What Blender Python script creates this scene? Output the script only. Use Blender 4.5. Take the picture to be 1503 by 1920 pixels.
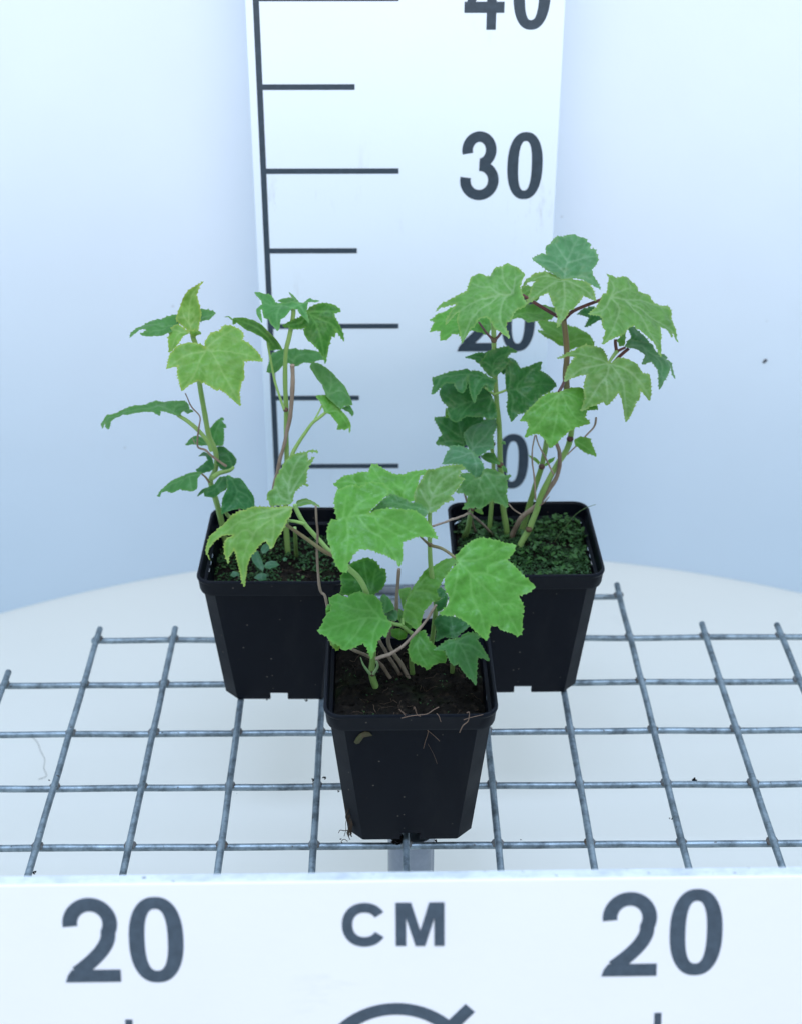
import bpy, bmesh, math, random
import numpy as np
from mathutils import Vector, Matrix, noise
from mathutils.geometry import delaunay_2d_cdt

S = 0.01                      # every length below is written in centimetres
sc = bpy.context.scene
for o in list(bpy.data.objects):
    bpy.data.objects.remove(o)

# ------------------------------------------------------------------ camera, world, light, exposure
cd = bpy.data.cameras.new('camera'); cam = bpy.data.objects.new('camera', cd); sc.collection.objects.link(cam)
sc.camera = cam
FPX = 2829.137
CP = (-0.945728, -58.395736, 52.508095); CR = (0.999940, -0.010870, 0.001146); CU = (0.004366, 0.493333, 0.869830); CF = (0.010021, 0.869773, -0.493351)
cd.sensor_fit = 'HORIZONTAL'; cd.sensor_width = 14.9
cd.lens = 14.9 * FPX / 1503.0
cd.clip_start = 0.01; cd.clip_end = 50
cd.dof.use_dof = True; cd.dof.focus_distance = 0.75; cd.dof.aperture_fstop = 5.3
cam.matrix_world = Matrix(((CR[0], CU[0], -CF[0], CP[0]*S), (CR[1], CU[1], -CF[1], CP[1]*S), (CR[2], CU[2], -CF[2], CP[2]*S), (0, 0, 0, 1)))

w = bpy.data.worlds.new('World'); sc.world = w; w.use_nodes = True
bg = w.node_tree.nodes['Background']; bg.inputs[0].default_value = (0.675, 0.85, 1.0, 1); bg.inputs[1].default_value = 1.07

def area(name, loc, target, sx, sy, power, col):
    l = bpy.data.lights.new(name, 'AREA'); l.shape = 'RECTANGLE'; l.size = sx; l.size_y = sy; l.energy = power; l.color = col
    o = bpy.data.objects.new(name, l); sc.collection.objects.link(o); o.location = loc
    o.rotation_euler = (Vector(target) - Vector(loc)).to_track_quat('-Z', 'Y').to_euler()
    return o
o_ = area('overhead_light', (0.0, -0.25, 1.20), (0.0, -0.05, 0.0), 1.2, 0.4, 2.2, (0.55, 0.70, 1.0)); o_.data.spread = math.radians(50)
k_ = area('added_backdrop_fill', (0.0, -0.34, 0.72), (0.0, 0.40, 0.34), 1.6, 0.3, 2.25, (1.0, 0.84, 0.78)); k_.data.spread = math.radians(52)  # added unseen lamp, brightens the backdrop towards the top

vs = sc.view_settings
vs.view_transform = 'Standard'; vs.look = 'None'; vs.exposure = 0.0; vs.gamma = 1.0; vs.use_curve_mapping = False
sc.render.engine = 'CYCLES'
sc.cycles.max_bounces = 10; sc.cycles.diffuse_bounces = 5; sc.cycles.use_denoising = True

# ------------------------------------------------------------------ helpers
def link(o, parent=None):
    sc.collection.objects.link(o)
    if parent is not None: o.parent = parent
    return o
def tag(o, label=None, cat=None, kind=None, group=None):
    if label: o['label'] = label
    if cat: o['category'] = cat
    if kind: o['kind'] = kind
    if group: o['group'] = group
    return o
def empty(name, loc, label, cat, group=None):
    o = bpy.data.objects.new(name, None); o.location = Vector(loc) * S; o.empty_display_size = .02
    link(o); return tag(o, label, cat, None, group)
def mesh_obj(name, verts, faces, mat, parent=None, smooth=False, angle=None):
    """verts in world centimetres; stored relative to the parent"""
    off = Vector((0, 0, 0))
    if parent is not None:
        off = parent.location.copy()
        if parent.parent is not None: off = off + parent.parent.location
    me = bpy.data.meshes.new(name)
    me.from_pydata([tuple(Vector(v) * S - off) for v in verts], [], faces)
    me.materials.append(mat)
    if smooth:
        me.polygons.foreach_set('use_smooth', [True] * len(me.polygons))
        if angle is not None: me.set_sharp_from_angle(angle=math.radians(angle))
    me.update()
    return link(bpy.data.objects.new(name, me), parent)
def box(x0, x1, y0, y1, z0, z1):
    v = [(x0,y0,z0),(x1,y0,z0),(x1,y1,z0),(x0,y1,z0),(x0,y0,z1),(x1,y0,z1),(x1,y1,z1),(x0,y1,z1)]
    f = [(3,2,1,0),(4,5,6,7),(0,1,5,4),(1,2,6,5),(2,3,7,6),(3,0,4,7)]
    return v, f
def bevel(o, width, seg=2):
    m = o.modifiers.new('bevel', 'BEVEL'); m.width = width * S; m.segments = seg; m.limit_method = 'ANGLE'
    return o
def smooth_path(P, sub=5):
    P = [Vector(p) for p in P]
    if len(P) < 3:
        return [P[0].lerp(P[-1], i / sub) for i in range(sub + 1)]
    out = []
    for i in range(len(P) - 1):
        a = P[i-1] if i else P[0] * 2 - P[1]
        b, c = P[i], P[i+1]
        d = P[i+2] if i + 2 < len(P) else P[-1] * 2 - P[-2]
        for k in range(sub):
            t = k / sub
            out.append(.5 * ((2*b) + (c - a) * t + (2*a - 5*b + 4*c - d) * t*t + (3*b - a - 3*c + d) * t**3))
    out.append(P[-1]); return out
def tube(P, rads, n=8):
    V, F = [], []
    up = Vector((0.31, -0.8, 0.5)).normalized()
    for i, p in enumerate(P):
        t = (P[min(i+1, len(P)-1)] - P[max(i-1, 0)])
        t = t.normalized() if t.length > 1e-9 else Vector((0, 0, 1))
        a = (up - t * up.dot(t))
        a = a.normalized() if a.length > 1e-4 else t.orthogonal().normalized()
        b = t.cross(a); up = a
        for k in range(n):
            an = 2 * math.pi * k / n
            V.append(p + (a * math.cos(an) + b * math.sin(an)) * rads[i])
    m = len(P)
    for i in range(m - 1):
        for k in range(n):
            F.append((i*n + k, i*n + (k+1) % n, (i+1)*n + (k+1) % n, (i+1)*n + k))
    F.append(tuple(range(n - 1, -1, -1))); F.append(tuple((m-1)*n + k for k in range(n)))
    return V, F

# ------------------------------------------------------------------ materials
def mat(name):
    m = bpy.data.materials.new(name); m.use_nodes = True
    nt = m.node_tree; b = nt.nodes['Principled BSDF']
    return m, nt, b
def N(nt, t, **kw):
    n = nt.nodes.new(t)
    for k, v in kw.items():
        if k == 'ins':
            for kk, vv in v.items(): n.inputs[kk].default_value = vv
        else: setattr(n, k, v)
    return n
def ramp(nt, src, stops):
    r = nt.nodes.new('ShaderNodeValToRGB'); e = r.color_ramp.elements
    while len(e) < len(stops): e.new(.5)
    for el, (p, c) in zip(e, stops):
        el.position = p; el.color = c if len(c) == 4 else (*c, 1)
    nt.links.new(src, r.inputs[0]); return r
def coords(nt, scale=(1, 1, 1), kind='Object'):
    tc = nt.nodes.new('ShaderNodeTexCoord'); mp = nt.nodes.new('ShaderNodeMapping'); mp.inputs['Scale'].default_value = scale
    nt.links.new(tc.outputs[kind], mp.inputs[0]); return mp.outputs[0]
def noise_n(nt, co, scale, detail=4, rough=.55):
    n = N(nt, 'ShaderNodeTexNoise', ins={'Scale': scale, 'Detail': detail, 'Roughness': rough}); nt.links.new(co, n.inputs['Vector']); return n
def mixc(nt, fac, a, b, mode='MIX'):
    m = nt.nodes.new('ShaderNodeMix'); m.data_type = 'RGBA'; m.blend_type = mode
    for i, x in ((0, fac), (6, a), (7, b)):
        if hasattr(x, 'is_linked') or hasattr(x, 'links'): nt.links.new(x, m.inputs[i])
        elif isinstance(x, (int, float)): m.inputs[i].default_value = x
        else: m.inputs[i].default_value = (*x, 1) if len(x) == 3 else x
    return m.outputs[2]
def bump(nt, b, h, strength, dist):
    n = N(nt, 'ShaderNodeBump', ins={'Strength': strength, 'Distance': dist}); nt.links.new(h, n.inputs['Height']); nt.links.new(n.outputs[0], b.inputs['Normal'])

def white_panel(name, col, speck, rough=.4, stain=0.0, spec=.4, smear=(1, 1, .25)):
    m, nt, b = mat(name)
    co = coords(nt)
    n1 = noise_n(nt, co, 9, 3)
    c = mixc(nt, ramp(nt, n1.outputs[0], [(.3, (0, 0, 0)), (.75, (1, 1, 1))]).outputs[0], tuple(x * .965 for x in col), col)
    # a few dust specks
    v = N(nt, 'ShaderNodeTexVoronoi', ins={'Scale': 26}); nt.links.new(co, v.inputs['Vector'])
    near = ramp(nt, v.outputs['Distance'], [(.0, (1, 1, 1)), (.018, (1, 1, 1)), (.034, (0, 0, 0))])
    sep = nt.nodes.new('ShaderNodeSeparateColor'); nt.links.new(v.outputs['Color'], sep.inputs[0])
    pick = ramp(nt, sep.outputs[0], [(.62, (0, 0, 0)), (.64, (1, 1, 1))])
    mu = N(nt, 'ShaderNodeMath', operation='MULTIPLY'); nt.links.new(near.outputs[0], mu.inputs[0]); nt.links.new(pick.outputs[0], mu.inputs[1])
    mu2 = N(nt, 'ShaderNodeMath', operation='MULTIPLY', ins={1: speck}); nt.links.new(mu.outputs[0], mu2.inputs[0])
    c = mixc(nt, mu2.outputs[0], c, (.22, .22, .23))
    if stain:
        co2 = coords(nt, smear)
        n2 = noise_n(nt, co2, 55, 6, .7)
        n3 = noise_n(nt, co, 8, 2)
        a = ramp(nt, n2.outputs[0], [(.57, (0, 0, 0)), (.72, (1, 1, 1))]); b2 = ramp(nt, n3.outputs[0], [(.5, (0, 0, 0)), (.7, (1, 1, 1))])
        k = N(nt, 'ShaderNodeMath', operation='MULTIPLY'); nt.links.new(a.outputs[0], k.inputs[0]); nt.links.new(b2.outputs[0], k.inputs[1])
        k2 = N(nt, 'ShaderNodeMath', operation='MULTIPLY', ins={1: stain}); nt.links.new(k.outputs[0], k2.inputs[0])
        c = mixc(nt, k2.outputs[0], c, (.30, .31, .33))
    nt.links.new(c, b.inputs['Base Color'])
    b.inputs['Roughness'].default_value = rough; b.inputs['Specular IOR Level'].default_value = spec
    n4 = noise_n(nt, co, 160, 2); bump(nt, b, n4.outputs[0], .05, .002)
    return m
M_WALL = white_panel('backdrop_white', (.585, .690, .790), .35, .5, 0, .25)
M_FLOOR = white_panel('floor_white', (.76, .745, .70), .3, .45, .12, .3, (1, 1, 1))
_nt = M_FLOOR.node_tree; _p = _nt.nodes['Principled BSDF']                     # milky translucent plastic: daylight comes through from below
_tr = _nt.nodes.new('ShaderNodeBsdfTranslucent'); _tr.inputs[0].default_value = (.90, .84, .78, 1)
_mx = _nt.nodes.new('ShaderNodeMixShader'); _mx.inputs[0].default_value = .5
_nt.links.new(_p.outputs[0], _mx.inputs[1]); _nt.links.new(_tr.outputs[0], _mx.inputs[2]); _nt.links.new(_mx.outputs[0], _nt.nodes['Material Output'].inputs[0])
M_RULER = white_panel('ruler_white', (.590, .695, .790), .2, .35, .85, .4)
M_FRONT = white_panel('front_board_white', (.96, .87, .87), .35, .4, .4, .4, (.3, 1, 1))

def paint(name, col, wear):
    m, nt, b = mat(name)
    co = coords(nt); n1 = noise_n(nt, co, 240, 5, .7)
    c = mixc(nt, ramp(nt, n1.outputs[0], [(.35, (0, 0, 0)), (.75, (1, 1, 1))]).outputs[0], col, tuple(x * 1.5 + wear for x in col))
    nt.links.new(c, b.inputs['Base Color']); b.inputs['Roughness'].default_value = .5
    return m
M_INK = paint('ruler_ink', (.016, .030, .046), .004)
M_INK2 = paint('front_ink', (.045, .060, .080), .006)

def metal(name, col, dark, rough, scale, metallic=.85):
    m, nt, b = mat(name)
    co = coords(nt); n1 = noise_n(nt, co, scale, 6, .7); n2 = noise_n(nt, co, scale * 3.7, 3)
    c = mixc(nt, ramp(nt, n1.outputs[0], [(.42, (0, 0, 0)), (.66, (1, 1, 1))]).outputs[0], col, dark)
    c = mixc(nt, ramp(nt, n2.outputs[0], [(.66, (0, 0, 0)), (.74, (1, 1, 1))]).outputs[0], c, (.05, .035, .025))
    nt.links.new(c, b.inputs['Base Color']); b.inputs['Metallic'].default_value = metallic
    r = ramp(nt, n1.outputs[0], [(.3, (rough,) * 3), (.8, (min(1, rough + .25),) * 3)]); nt.links.new(r.outputs[0], b.inputs['Roughness'])
    bump(nt, b, n2.outputs[0], .3, .0006)
    return m
M_GALV = metal('galvanised_wire', (.270, .325, .355), (.095, .118, .130), .36, 110, .55)
M_WELD = metal('rusty_weld', (.19, .20, .205), (.12, .085, .06), .55, 210, .4)
M_CHROME = metal('chrome_post', (.27, .30, .35), (.20, .23, .28), .09, 30, 1.0)
M_STEEL = metal('bracket_steel', (.40, .42, .45), (.25, .27, .3), .3, 40, .9)
M_ALU = metal('board_edge_aluminium', (.78, .80, .82), (.55, .57, .60), .35, 60, .3)

def plastic():
    m, nt, b = mat('black_pot_plastic')
    co = coords(nt)
    n1 = noise_n(nt, co, 45, 5, .6)
    c = mixc(nt, ramp(nt, n1.outputs[0], [(.4, (0, 0, 0)), (.8, (1, 1, 1))]).outputs[0], (.0022, .0034, .0072), (.0042, .0056, .0098))
    v = N(nt, 'ShaderNodeTexVoronoi', ins={'Scale': 330}); nt.links.new(co, v.inputs['Vector'])
    near = ramp(nt, v.outputs['Distance'], [(.0, (1, 1, 1)), (.10, (1, 1, 1)), (.2, (0, 0, 0))])
    sep = nt.nodes.new('ShaderNodeSeparateColor'); nt.links.new(v.outputs['Color'], sep.inputs[0])
    pick = ramp(nt, sep.outputs[0], [(.955, (0, 0, 0)), (.965, (1, 1, 1))])
    mu = N(nt, 'ShaderNodeMath', operation='MULTIPLY'); nt.links.new(near.outputs[0], mu.inputs[0]); nt.links.new(pick.outputs[0], mu.inputs[1])
    c = mixc(nt, mu.outputs[0], c, (.10, .085, .07))
    co3 = coords(nt, (1, 1, .3)); n5 = noise_n(nt, co3, 38, 6, .68)
    c = mixc(nt, ramp(nt, n5.outputs[0], [(.54, (0, 0, 0)), (.80, (.75,) * 3)]).outputs[0], c, (.011, .0115, .014))
    nt.links.new(c, b.inputs['Base Color'])
    r = ramp(nt, n1.outputs[0], [(.3, (.40,) * 3), (.8, (.58,) * 3)]); nt.links.new(r.outputs[0], b.inputs['Roughness'])
    b.inputs['Specular IOR Level'].default_value = .13
    n2 = noise_n(nt, co, 900, 2); bump(nt, b, n2.outputs[0], .08, .0004)
    return m
M_POT = plastic()

def leafmat(name, col, vein, edge, trans, tcol):
    m, nt, b = mat(name)
    co = coords(nt)
    oi = nt.nodes.new('ShaderNodeObjectInfo')
    n1 = noise_n(nt, co, 120, 4); n2 = noise_n(nt, co, 420, 3)
    base = mixc(nt, ramp(nt, n1.outputs[0], [(.3, (0, 0, 0)), (.75, (1, 1, 1))]).outputs[0], tuple(x * .84 for x in col), tuple(min(1, x * 1.12) for x in col))
    base = mixc(nt, ramp(nt, n2.outputs[0], [(.35, (.0,) * 3), (.8, (.35,) * 3)]).outputs[0], base, tuple(x * .8 for x in col))
    at = N(nt, 'ShaderNodeAttribute', attribute_name='vein'); ae = N(nt, 'ShaderNodeAttribute', attribute_name='edge')
    k = N(nt, 'ShaderNodeMath', operation='MULTIPLY', ins={1: .48}); nt.links.new(at.outputs['Fac'], k.inputs[0])
    c = mixc(nt, k.outputs[0], base, vein)
    k2 = N(nt, 'ShaderNodeMath', operation='MULTIPLY', ins={1: .6}); nt.links.new(ae.outputs['Fac'], k2.inputs[0])
    c = mixc(nt, k2.outputs[0], c, edge)
    hs = N(nt, 'ShaderNodeHueSaturation'); nt.links.new(c, hs.inputs['Color'])
    mr = N(nt, 'ShaderNodeMapRange', ins={'To Min': .93, 'To Max': 1.09}); nt.links.new(oi.outputs['Random'], mr.inputs[0]); nt.links.new(mr.outputs[0], hs.inputs['Value'])
    mr2 = N(nt, 'ShaderNodeMapRange', ins={'To Min': .49, 'To Max': .507}); nt.links.new(oi.outputs['Random'], mr2.inputs[0]); nt.links.new(mr2.outputs[0], hs.inputs['Hue'])
    nt.links.new(hs.outputs[0], b.inputs['Base Color'])
    b.inputs['Roughness'].default_value = .40; b.inputs['Specular IOR Level'].default_value = .24
    vo = N(nt, 'ShaderNodeTexVoronoi', feature='DISTANCE_TO_EDGE', ins={'Scale': 420}); nt.links.new(co, vo.inputs['Vector'])
    vr = ramp(nt, vo.outputs[0], [(0, (0, 0, 0)), (.12, (1, 1, 1))])
    bump(nt, b, vr.outputs[0], .22, .0003)
    tr = N(nt, 'ShaderNodeBsdfTranslucent'); tm = mixc(nt, 1.0, hs.outputs[0], tcol, 'MULTIPLY'); nt.links.new(tm, tr.inputs[0])
    mx = N(nt, 'ShaderNodeMixShader', ins={0: trans}); nt.links.new(b.outputs[0], mx.inputs[1]); nt.links.new(tr.outputs[0], mx.inputs[2])
    nt.links.new(mx.outputs[0], nt.nodes['Material Output'].inputs[0])
    return m
TC = (1.5, 1.7, .6)
LM = {'light':  leafmat('leaf_light_green', (.094, .225, .052), (.27, .39, .22), (.21, .31, .09), .22, TC),
      'fresh':  leafmat('leaf_fresh_green', (.088, .275, .040), (.20, .42, .12), (.18, .36, .08), .22, TC),
      'yellow': leafmat('leaf_yellow_green', (.122, .262, .048), (.27, .39, .15), (.30, .36, .08), .22, TC),
      'mid':    leafmat('leaf_mid_green', (.080, .235, .034), (.18, .36, .11), (.18, .30, .07), .20, TC),
      'mid2':   leafmat('leaf_cool_green', (.052, .180, .043), (.15, .30, .13), (.13, .26, .08), .18, TC),
      'bluish': leafmat('leaf_bluish_green', (.060, .180, .072), (.18, .30, .19), (.13, .25, .10), .16, TC),
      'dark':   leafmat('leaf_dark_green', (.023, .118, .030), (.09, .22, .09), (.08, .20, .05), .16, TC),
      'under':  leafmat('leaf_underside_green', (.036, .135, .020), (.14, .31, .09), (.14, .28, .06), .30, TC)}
def stemmat(name, a, c2, rough=.5, sc_=90):
    m, nt, b = mat(name)
    co = coords(nt, (1, 1, .35)); n1 = noise_n(nt, co, sc_, 4, .6)
    c = mixc(nt, ramp(nt, n1.outputs[0], [(.35, (0, 0, 0)), (.7, (1, 1, 1))]).outputs[0], a, c2)
    nt.links.new(c, b.inputs['Base Color']); b.inputs['Roughness'].default_value = rough
    b.inputs['Specular IOR Level'].default_value = .3
    n2 = noise_n(nt, co, 300, 3); bump(nt, b, n2.outputs[0], .25, .0006)
    return m
SM = {'green': stemmat('stem_green', (.205, .345, .085), (.290, .430, .135)),
      'brown': stemmat('stem_reddish_green', (.190, .170, .075), (.130, .075, .040)),
      'red':   stemmat('stem_dark_red', (.085, .030, .032), (.130, .050, .045)),
      'wood':  stemmat('dead_twig_bark', (.340, .260, .195), (.165, .112, .080), .8, 160),
      'grass': stemmat('grass_green', (.130, .200, .080), (.100, .170, .060)),
      'bract': stemmat('bract_green', (.200, .330, .130), (.280, .360, .180))}
M_NODE = stemmat('node_dark_red', (.070, .030, .025), (.130, .085, .040))

def soilmat():
    m, nt, b = mat('peat_soil')
    co = coords(nt); n1 = noise_n(nt, co, 230, 8, .75); n2 = noise_n(nt, co, 60, 4)
    c = ramp(nt, n1.outputs[0], [(.32, (.002, .0017, .0015)), (.55, (.012, .0085, .006)), (.78, (.062, .042, .027))]).outputs[0]
    g = ramp(nt, n2.outputs[0], [(.56, (0, 0, 0)), (.72, (.55,) * 3)]); c = mixc(nt, g.outputs[0], c, (.020, .032, .010))
    nt.links.new(c, b.inputs['Base Color']); b.inputs['Roughness'].default_value = .95; b.inputs['Specular IOR Level'].default_value = .15
    bump(nt, b, n1.outputs[0], .9, .003)
    return m
M_SOIL = soilmat()
M_FIBRE = stemmat('root_fibre', (.110, .070, .045), (.045, .028, .018), .85)
M_FIBRE2 = stemmat('pale_root', (.230, .150, .105), (.130, .080, .055), .85)
M_MOSS = leafmat('moss_leaf', (.027, .082, .022), (.04, .10, .03), (.03, .08, .02), .2, TC)
M_MOSS2 = leafmat('moss_leaf_light', (.050, .125, .030), (.06, .13, .04), (.05, .12, .03), .2, TC)
M_WEED = leafmat('weed_leaf', (.045, .135, .065), (.10, .2, .1), (.06, .15, .06), .22, TC)
M_SCRAP = stemmat('dry_leaf_scrap', (.075, .095, .030), (.085, .055, .030), .7)

# ------------------------------------------------------------------ setting: backdrop wall and floor
FLOOR = -9.0
CXW, CYW, RW = 2.63, -21.79, 65.33
V, F = [], []
na = 96
prof = [(FLOOR - .4, .6), (FLOOR + 4, .6), (10, .6), (25, .6), (45, .6), (70, .6), (86, .6)]
zs = [p[0] for p in prof]
for z, dr in prof:
    for i in range(na + 1):
        a = math.radians(-80 + 160 * i / na)
        V.append((CXW + (RW + .6 - dr) * math.sin(a), CYW + (RW + .6 - dr) * math.cos(a), z))
for j in range(len(zs) - 1):
    for i in range(na):
        a = j * (na + 1) + i; F.append((a, a + na + 1, a + na + 2, a + 1))
tag(mesh_obj('backdrop_wall', V, F, M_WALL, None, True), 'curved white backdrop sheet behind the measuring board', kind='structure')
V = [(CXW, CYW, FLOOR)]; F = []
for i in range(128):
    a = 2 * math.pi * i / 128; V.append((CXW + (RW + .9) * math.sin(a), CYW + (RW + .9) * math.cos(a) * (1.0 if math.cos(a) > 0 else 2.2), FLOOR))
F = [(0, 1 + (i + 1) % 128, 1 + i) for i in range(128)]
tag(mesh_obj('floor', V, F, M_FLOOR), 'smooth off-white floor disc under the wire grid', kind='structure')

# ------------------------------------------------------------------ wire grid
GX, GY = 4.664, 4.649
grid = empty('wire_grid', (0, 5, FLOOR), 'welded galvanised wire mesh shelf under the three pots', 'wire mesh')
random.seed(4)
def rod(a, b, r=.185):
    a, b = Vector(a), Vector(b); n = max(6, int((b - a).length / 1.2))
    P = []; R = []
    d = (b - a).normalized()
    for i in range(n + 1):
        p = a.lerp(b, i / n)
        p = p + Vector((noise.noise(p * .21), noise.noise(p * .23 + Vector((9, 0, 0))), noise.noise(p * .19 + Vector((0, 7, 0))))) * .05
        P.append(p); R.append(r * (1 + .05 * noise.noise(p * 1.7)))
    P = [P[0] - d * .05] + P + [P[-1] + d * .05]; R = [r * .7] + R + [r * .7]
    v, f = tube(P, R, 12)
    return mesh_obj('rod', v, f, M_GALV, grid, True, 60)
ends = {-1: 14.9, 0: 14.9, 1: 19.45, 2: 19.4, 3: 24.1, 4: 24.1, 5: 24.1, 6: 24.1, 7: 24.1, 8: 24.2, 9: 19.6, 10: 19.5, 11: 15}
for i, ye in ends.items():
    x = (i - 5) * GX; rod((x, -20, .165), (x, ye, .165))
rows = {0: (-9.7, 14.15), 1: (-19.0, 27.6), 2: (-23.6, 28.3)}
for k in range(0, 10):
    y = (5 - k) * GY; x0, x1 = rows.get(k, (-28.3, 28.6)); rod((x0, y, -.165), (x1, y, -.165))

V = []; F = []
for i, ye in ends.items():
    for k in range(0, 10):
        x, y = (i - 5) * GX, (5 - k) * GY; x0, x1 = rows.get(k, (-28.3, 28.6))
        if y > ye + .1 or x < x0 - .1 or x > x1 + .1: continue
        r = .20 + .05 * random.random(); o = len(V); nn = 8
        for a_, q in ((-.9, .5), (-.35, 1), (.35, 1), (.9, .5)):
            for m_ in range(nn):
                an = 2 * math.pi * m_ / nn
                V.append((x + math.cos(an) * r * q * (1.25 + .25*random.random()), y + math.sin(an) * r * q * (1.2 + .25*random.random()), a_ * .16))
        for j in range(3):
            for m_ in range(nn): F.append((o + j*nn + m_, o + j*nn + (m_+1) % nn, o + (j+1)*nn + (m_+1) % nn, o + (j+1)*nn + m_))
        F.append(tuple(o + 3*nn + m_ for m_ in range(nn)))
wb = mesh_obj('weld_bead', V, F, M_WELD, grid, True); wb['kind'] = 'stuff'

# chrome foot under the grid
post = empty('chrome_post', (.3, 2.0, FLOOR), 'shiny chrome support post below the grid at the front pot', 'post')
def lathe(prof, cx, cy, n=40):
    v = []; f = []
    for r, z in prof:
        for k in range(n):
            a = 2 * math.pi * k / n; v.append((cx + r * math.cos(a), cy + r * math.sin(a), z))
    for i in range(len(prof) - 1):
        for k in range(n):
            f.append((i*n + k, i*n + (k+1) % n, (i+1)*n + (k+1) % n, (i+1)*n + k))
    f.append(tuple((len(prof)-1)*n + k for k in range(n)))
    return v, f
V = []; F = []; nn = 96
for z in (FLOOR + .35, -1.05):
    for k in range(nn):
        a = 2 * math.pi * k / nn; r = 1.22 - .16 * max(0, math.cos(4 * a + .9)) ** 6
        V.append((.3 + r * math.cos(a), 2.0 + r * math.sin(a), z))
F = [(k, (k + 1) % nn, nn + (k + 1) % nn, nn + k) for k in range(nn)] + [tuple(nn + k for k in range(nn))]
mesh_obj('tube', V, F, M_CHROME, post, True, 40)
v, f = lathe([(1.55, FLOOR), (1.55, FLOOR + .3), (1.45, FLOOR + .4), (1.25, FLOOR + .42)], .3, 2.0); mesh_obj('foot_ring', v, f, M_CHROME, post, True, 40)
v, f = lathe([(1.35, -1.04), (1.35, -.62), (1.25, -.56)], .3, 2.0); mesh_obj('cap', v, f, M_STEEL, post, True, 40)

# ------------------------------------------------------------------ lettering (flat paint on the boards)
def ribbon(path, t):
    V = []; F = []
    for i, (x, y) in enumerate(path):
        a = path[max(i-1, 0)]; b = path[min(i+1, len(path)-1)]
        dx, dy = b[0]-a[0], b[1]-a[1]; l = math.hypot(dx, dy) or 1
        V += [(x - dy/l*t/2, y + dx/l*t/2), (x + dy/l*t/2, y - dx/l*t/2)]
    for i in range(len(path)-1): F.append((2*i, 2*i+1, 2*i+3, 2*i+2))
    return V, F
def arc(cx, cy, rx, ry, a0, a1, n=28, e=1.0):
    out = []
    for i in range(n + 1):
        a = math.radians(a0 + (a1 - a0) * i / n); c, s = math.cos(a), math.sin(a)
        out.append((cx + rx * math.copysign(abs(c)**e, c), cy + ry * math.copysign(abs(s)**e, s)))
    return out
def join(*parts):
    V = []; F = []
    for k, (v, f) in enumerate(parts):
        o = len(V); V += [(p[0], p[1], k * .006) for p in v]; F += [tuple(i + o for i in q) for q in f]
    return V, F
def glyph(ch, w, h, t):
    if ch == '0':
        n = 64; V = []; F = []
        for i in range(n):
            a = 2*math.pi*i/n; c, s = math.cos(a), math.sin(a); e = .86
            V.append((w/2 + w/2*math.copysign(abs(c)**e, c), h/2 + h/2*math.copysign(abs(s)**e, s)))
        for i in range(n):
            a = 2*math.pi*i/n; c, s = math.cos(a), math.sin(a); e = .80
            V.append((w/2 + (w/2-t)*math.copysign(abs(c)**e, c), h/2 + (h/2-t*.82)*math.copysign(abs(s)**e, s)))
        F = [(i, (i+1) % n, n + (i+1) % n, n + i) for i in range(n)]
        return V, F
    if ch == '2':
        up = arc(w*.49, h*.705, w*.49 - t/2, h*.295 - t*.42, 188, -28, 36)
        x, y = up[-1]
        ex, ey = t*.80, t*.70
        down = []
        for i in range(1, 13):
            k = i/12
            down.append(((1-k)**2*x + 2*k*(1-k)*(w*.84) + k*k*ex, (1-k)**2*y + 2*k*(1-k)*(h*.40) + k*k*ey))
        bar = ([(0, 0), (w*1.0, 0), (w*1.0, t*.92), (t*.45, t*.92), (t*.16, t*.50)], [(0, 1, 2, 3, 4)])
        return join(ribbon(up + down, t), bar)
    if ch == '3':
        a = arc(w*.47, h*.735, w*.45 - t/2, h*.265 - t*.42, 195, -82, 34)
        b = arc(w*.49, h*.285, w*.51 - t/2, h*.285 - t*.42, 92, -192, 40)
        return join(ribbon(a, t), ribbon(b, t))
    if ch == '4':
        x0, x1 = w*.56, w*.80
        return join(([(x0, 0), (x1, 0), (x1, h), (x0, h)], [(0, 1, 2, 3)]), ([(0, h*.23), (w, h*.23), (w, h*.38), (0, h*.38)], [(0, 1, 2, 3)]),
                    ([(0, h*.30), (w*.20, h*.30), (x1, h*.93), (x1, h), (x0*.98, h)], [(0, 1, 2, 3, 4)]))
    if ch == '1':
        return ([(w*.45, 0), (w*.75, 0), (w*.75, h), (w*.52, h), (w*.12, h*.82), (w*.12, h*.68), (w*.45, h*.80)], [(0, 1, 2, 3, 6), (3, 4, 5, 6)])
    if ch == 'C':
        return ribbon(arc(w*.53, h*.5, w*.53 - t/2, h*.5 - t/2, 33, 327, 48, .92), t)
    if ch == 'M':
        s = w*.21
        return join(([(0, 0), (s, 0), (s, h), (0, h)], [(0, 1, 2, 3)]), ([(w*.40, 0), (w*.60, 0), (s*1.5, h), (s*.5, h)], [(0, 1, 2, 3)]),
                    ([(w*.40, 0), (w*.60, 0), (w - s*.5, h), (w - s*1.5, h)], [(0, 1, 2, 3)]), ([(w-s, 0), (w, 0), (w, h), (w-s, h)], [(0, 1, 2, 3)]))
def place(g, x, y, frame, lift):
    O, ex, ey, nn = frame
    return [O + ex*(x+p[0]) + ey*(y+p[1]) + nn*(lift + (p[2] if len(p) > 2 else 0)) for p in g[0]], g[1]

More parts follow.
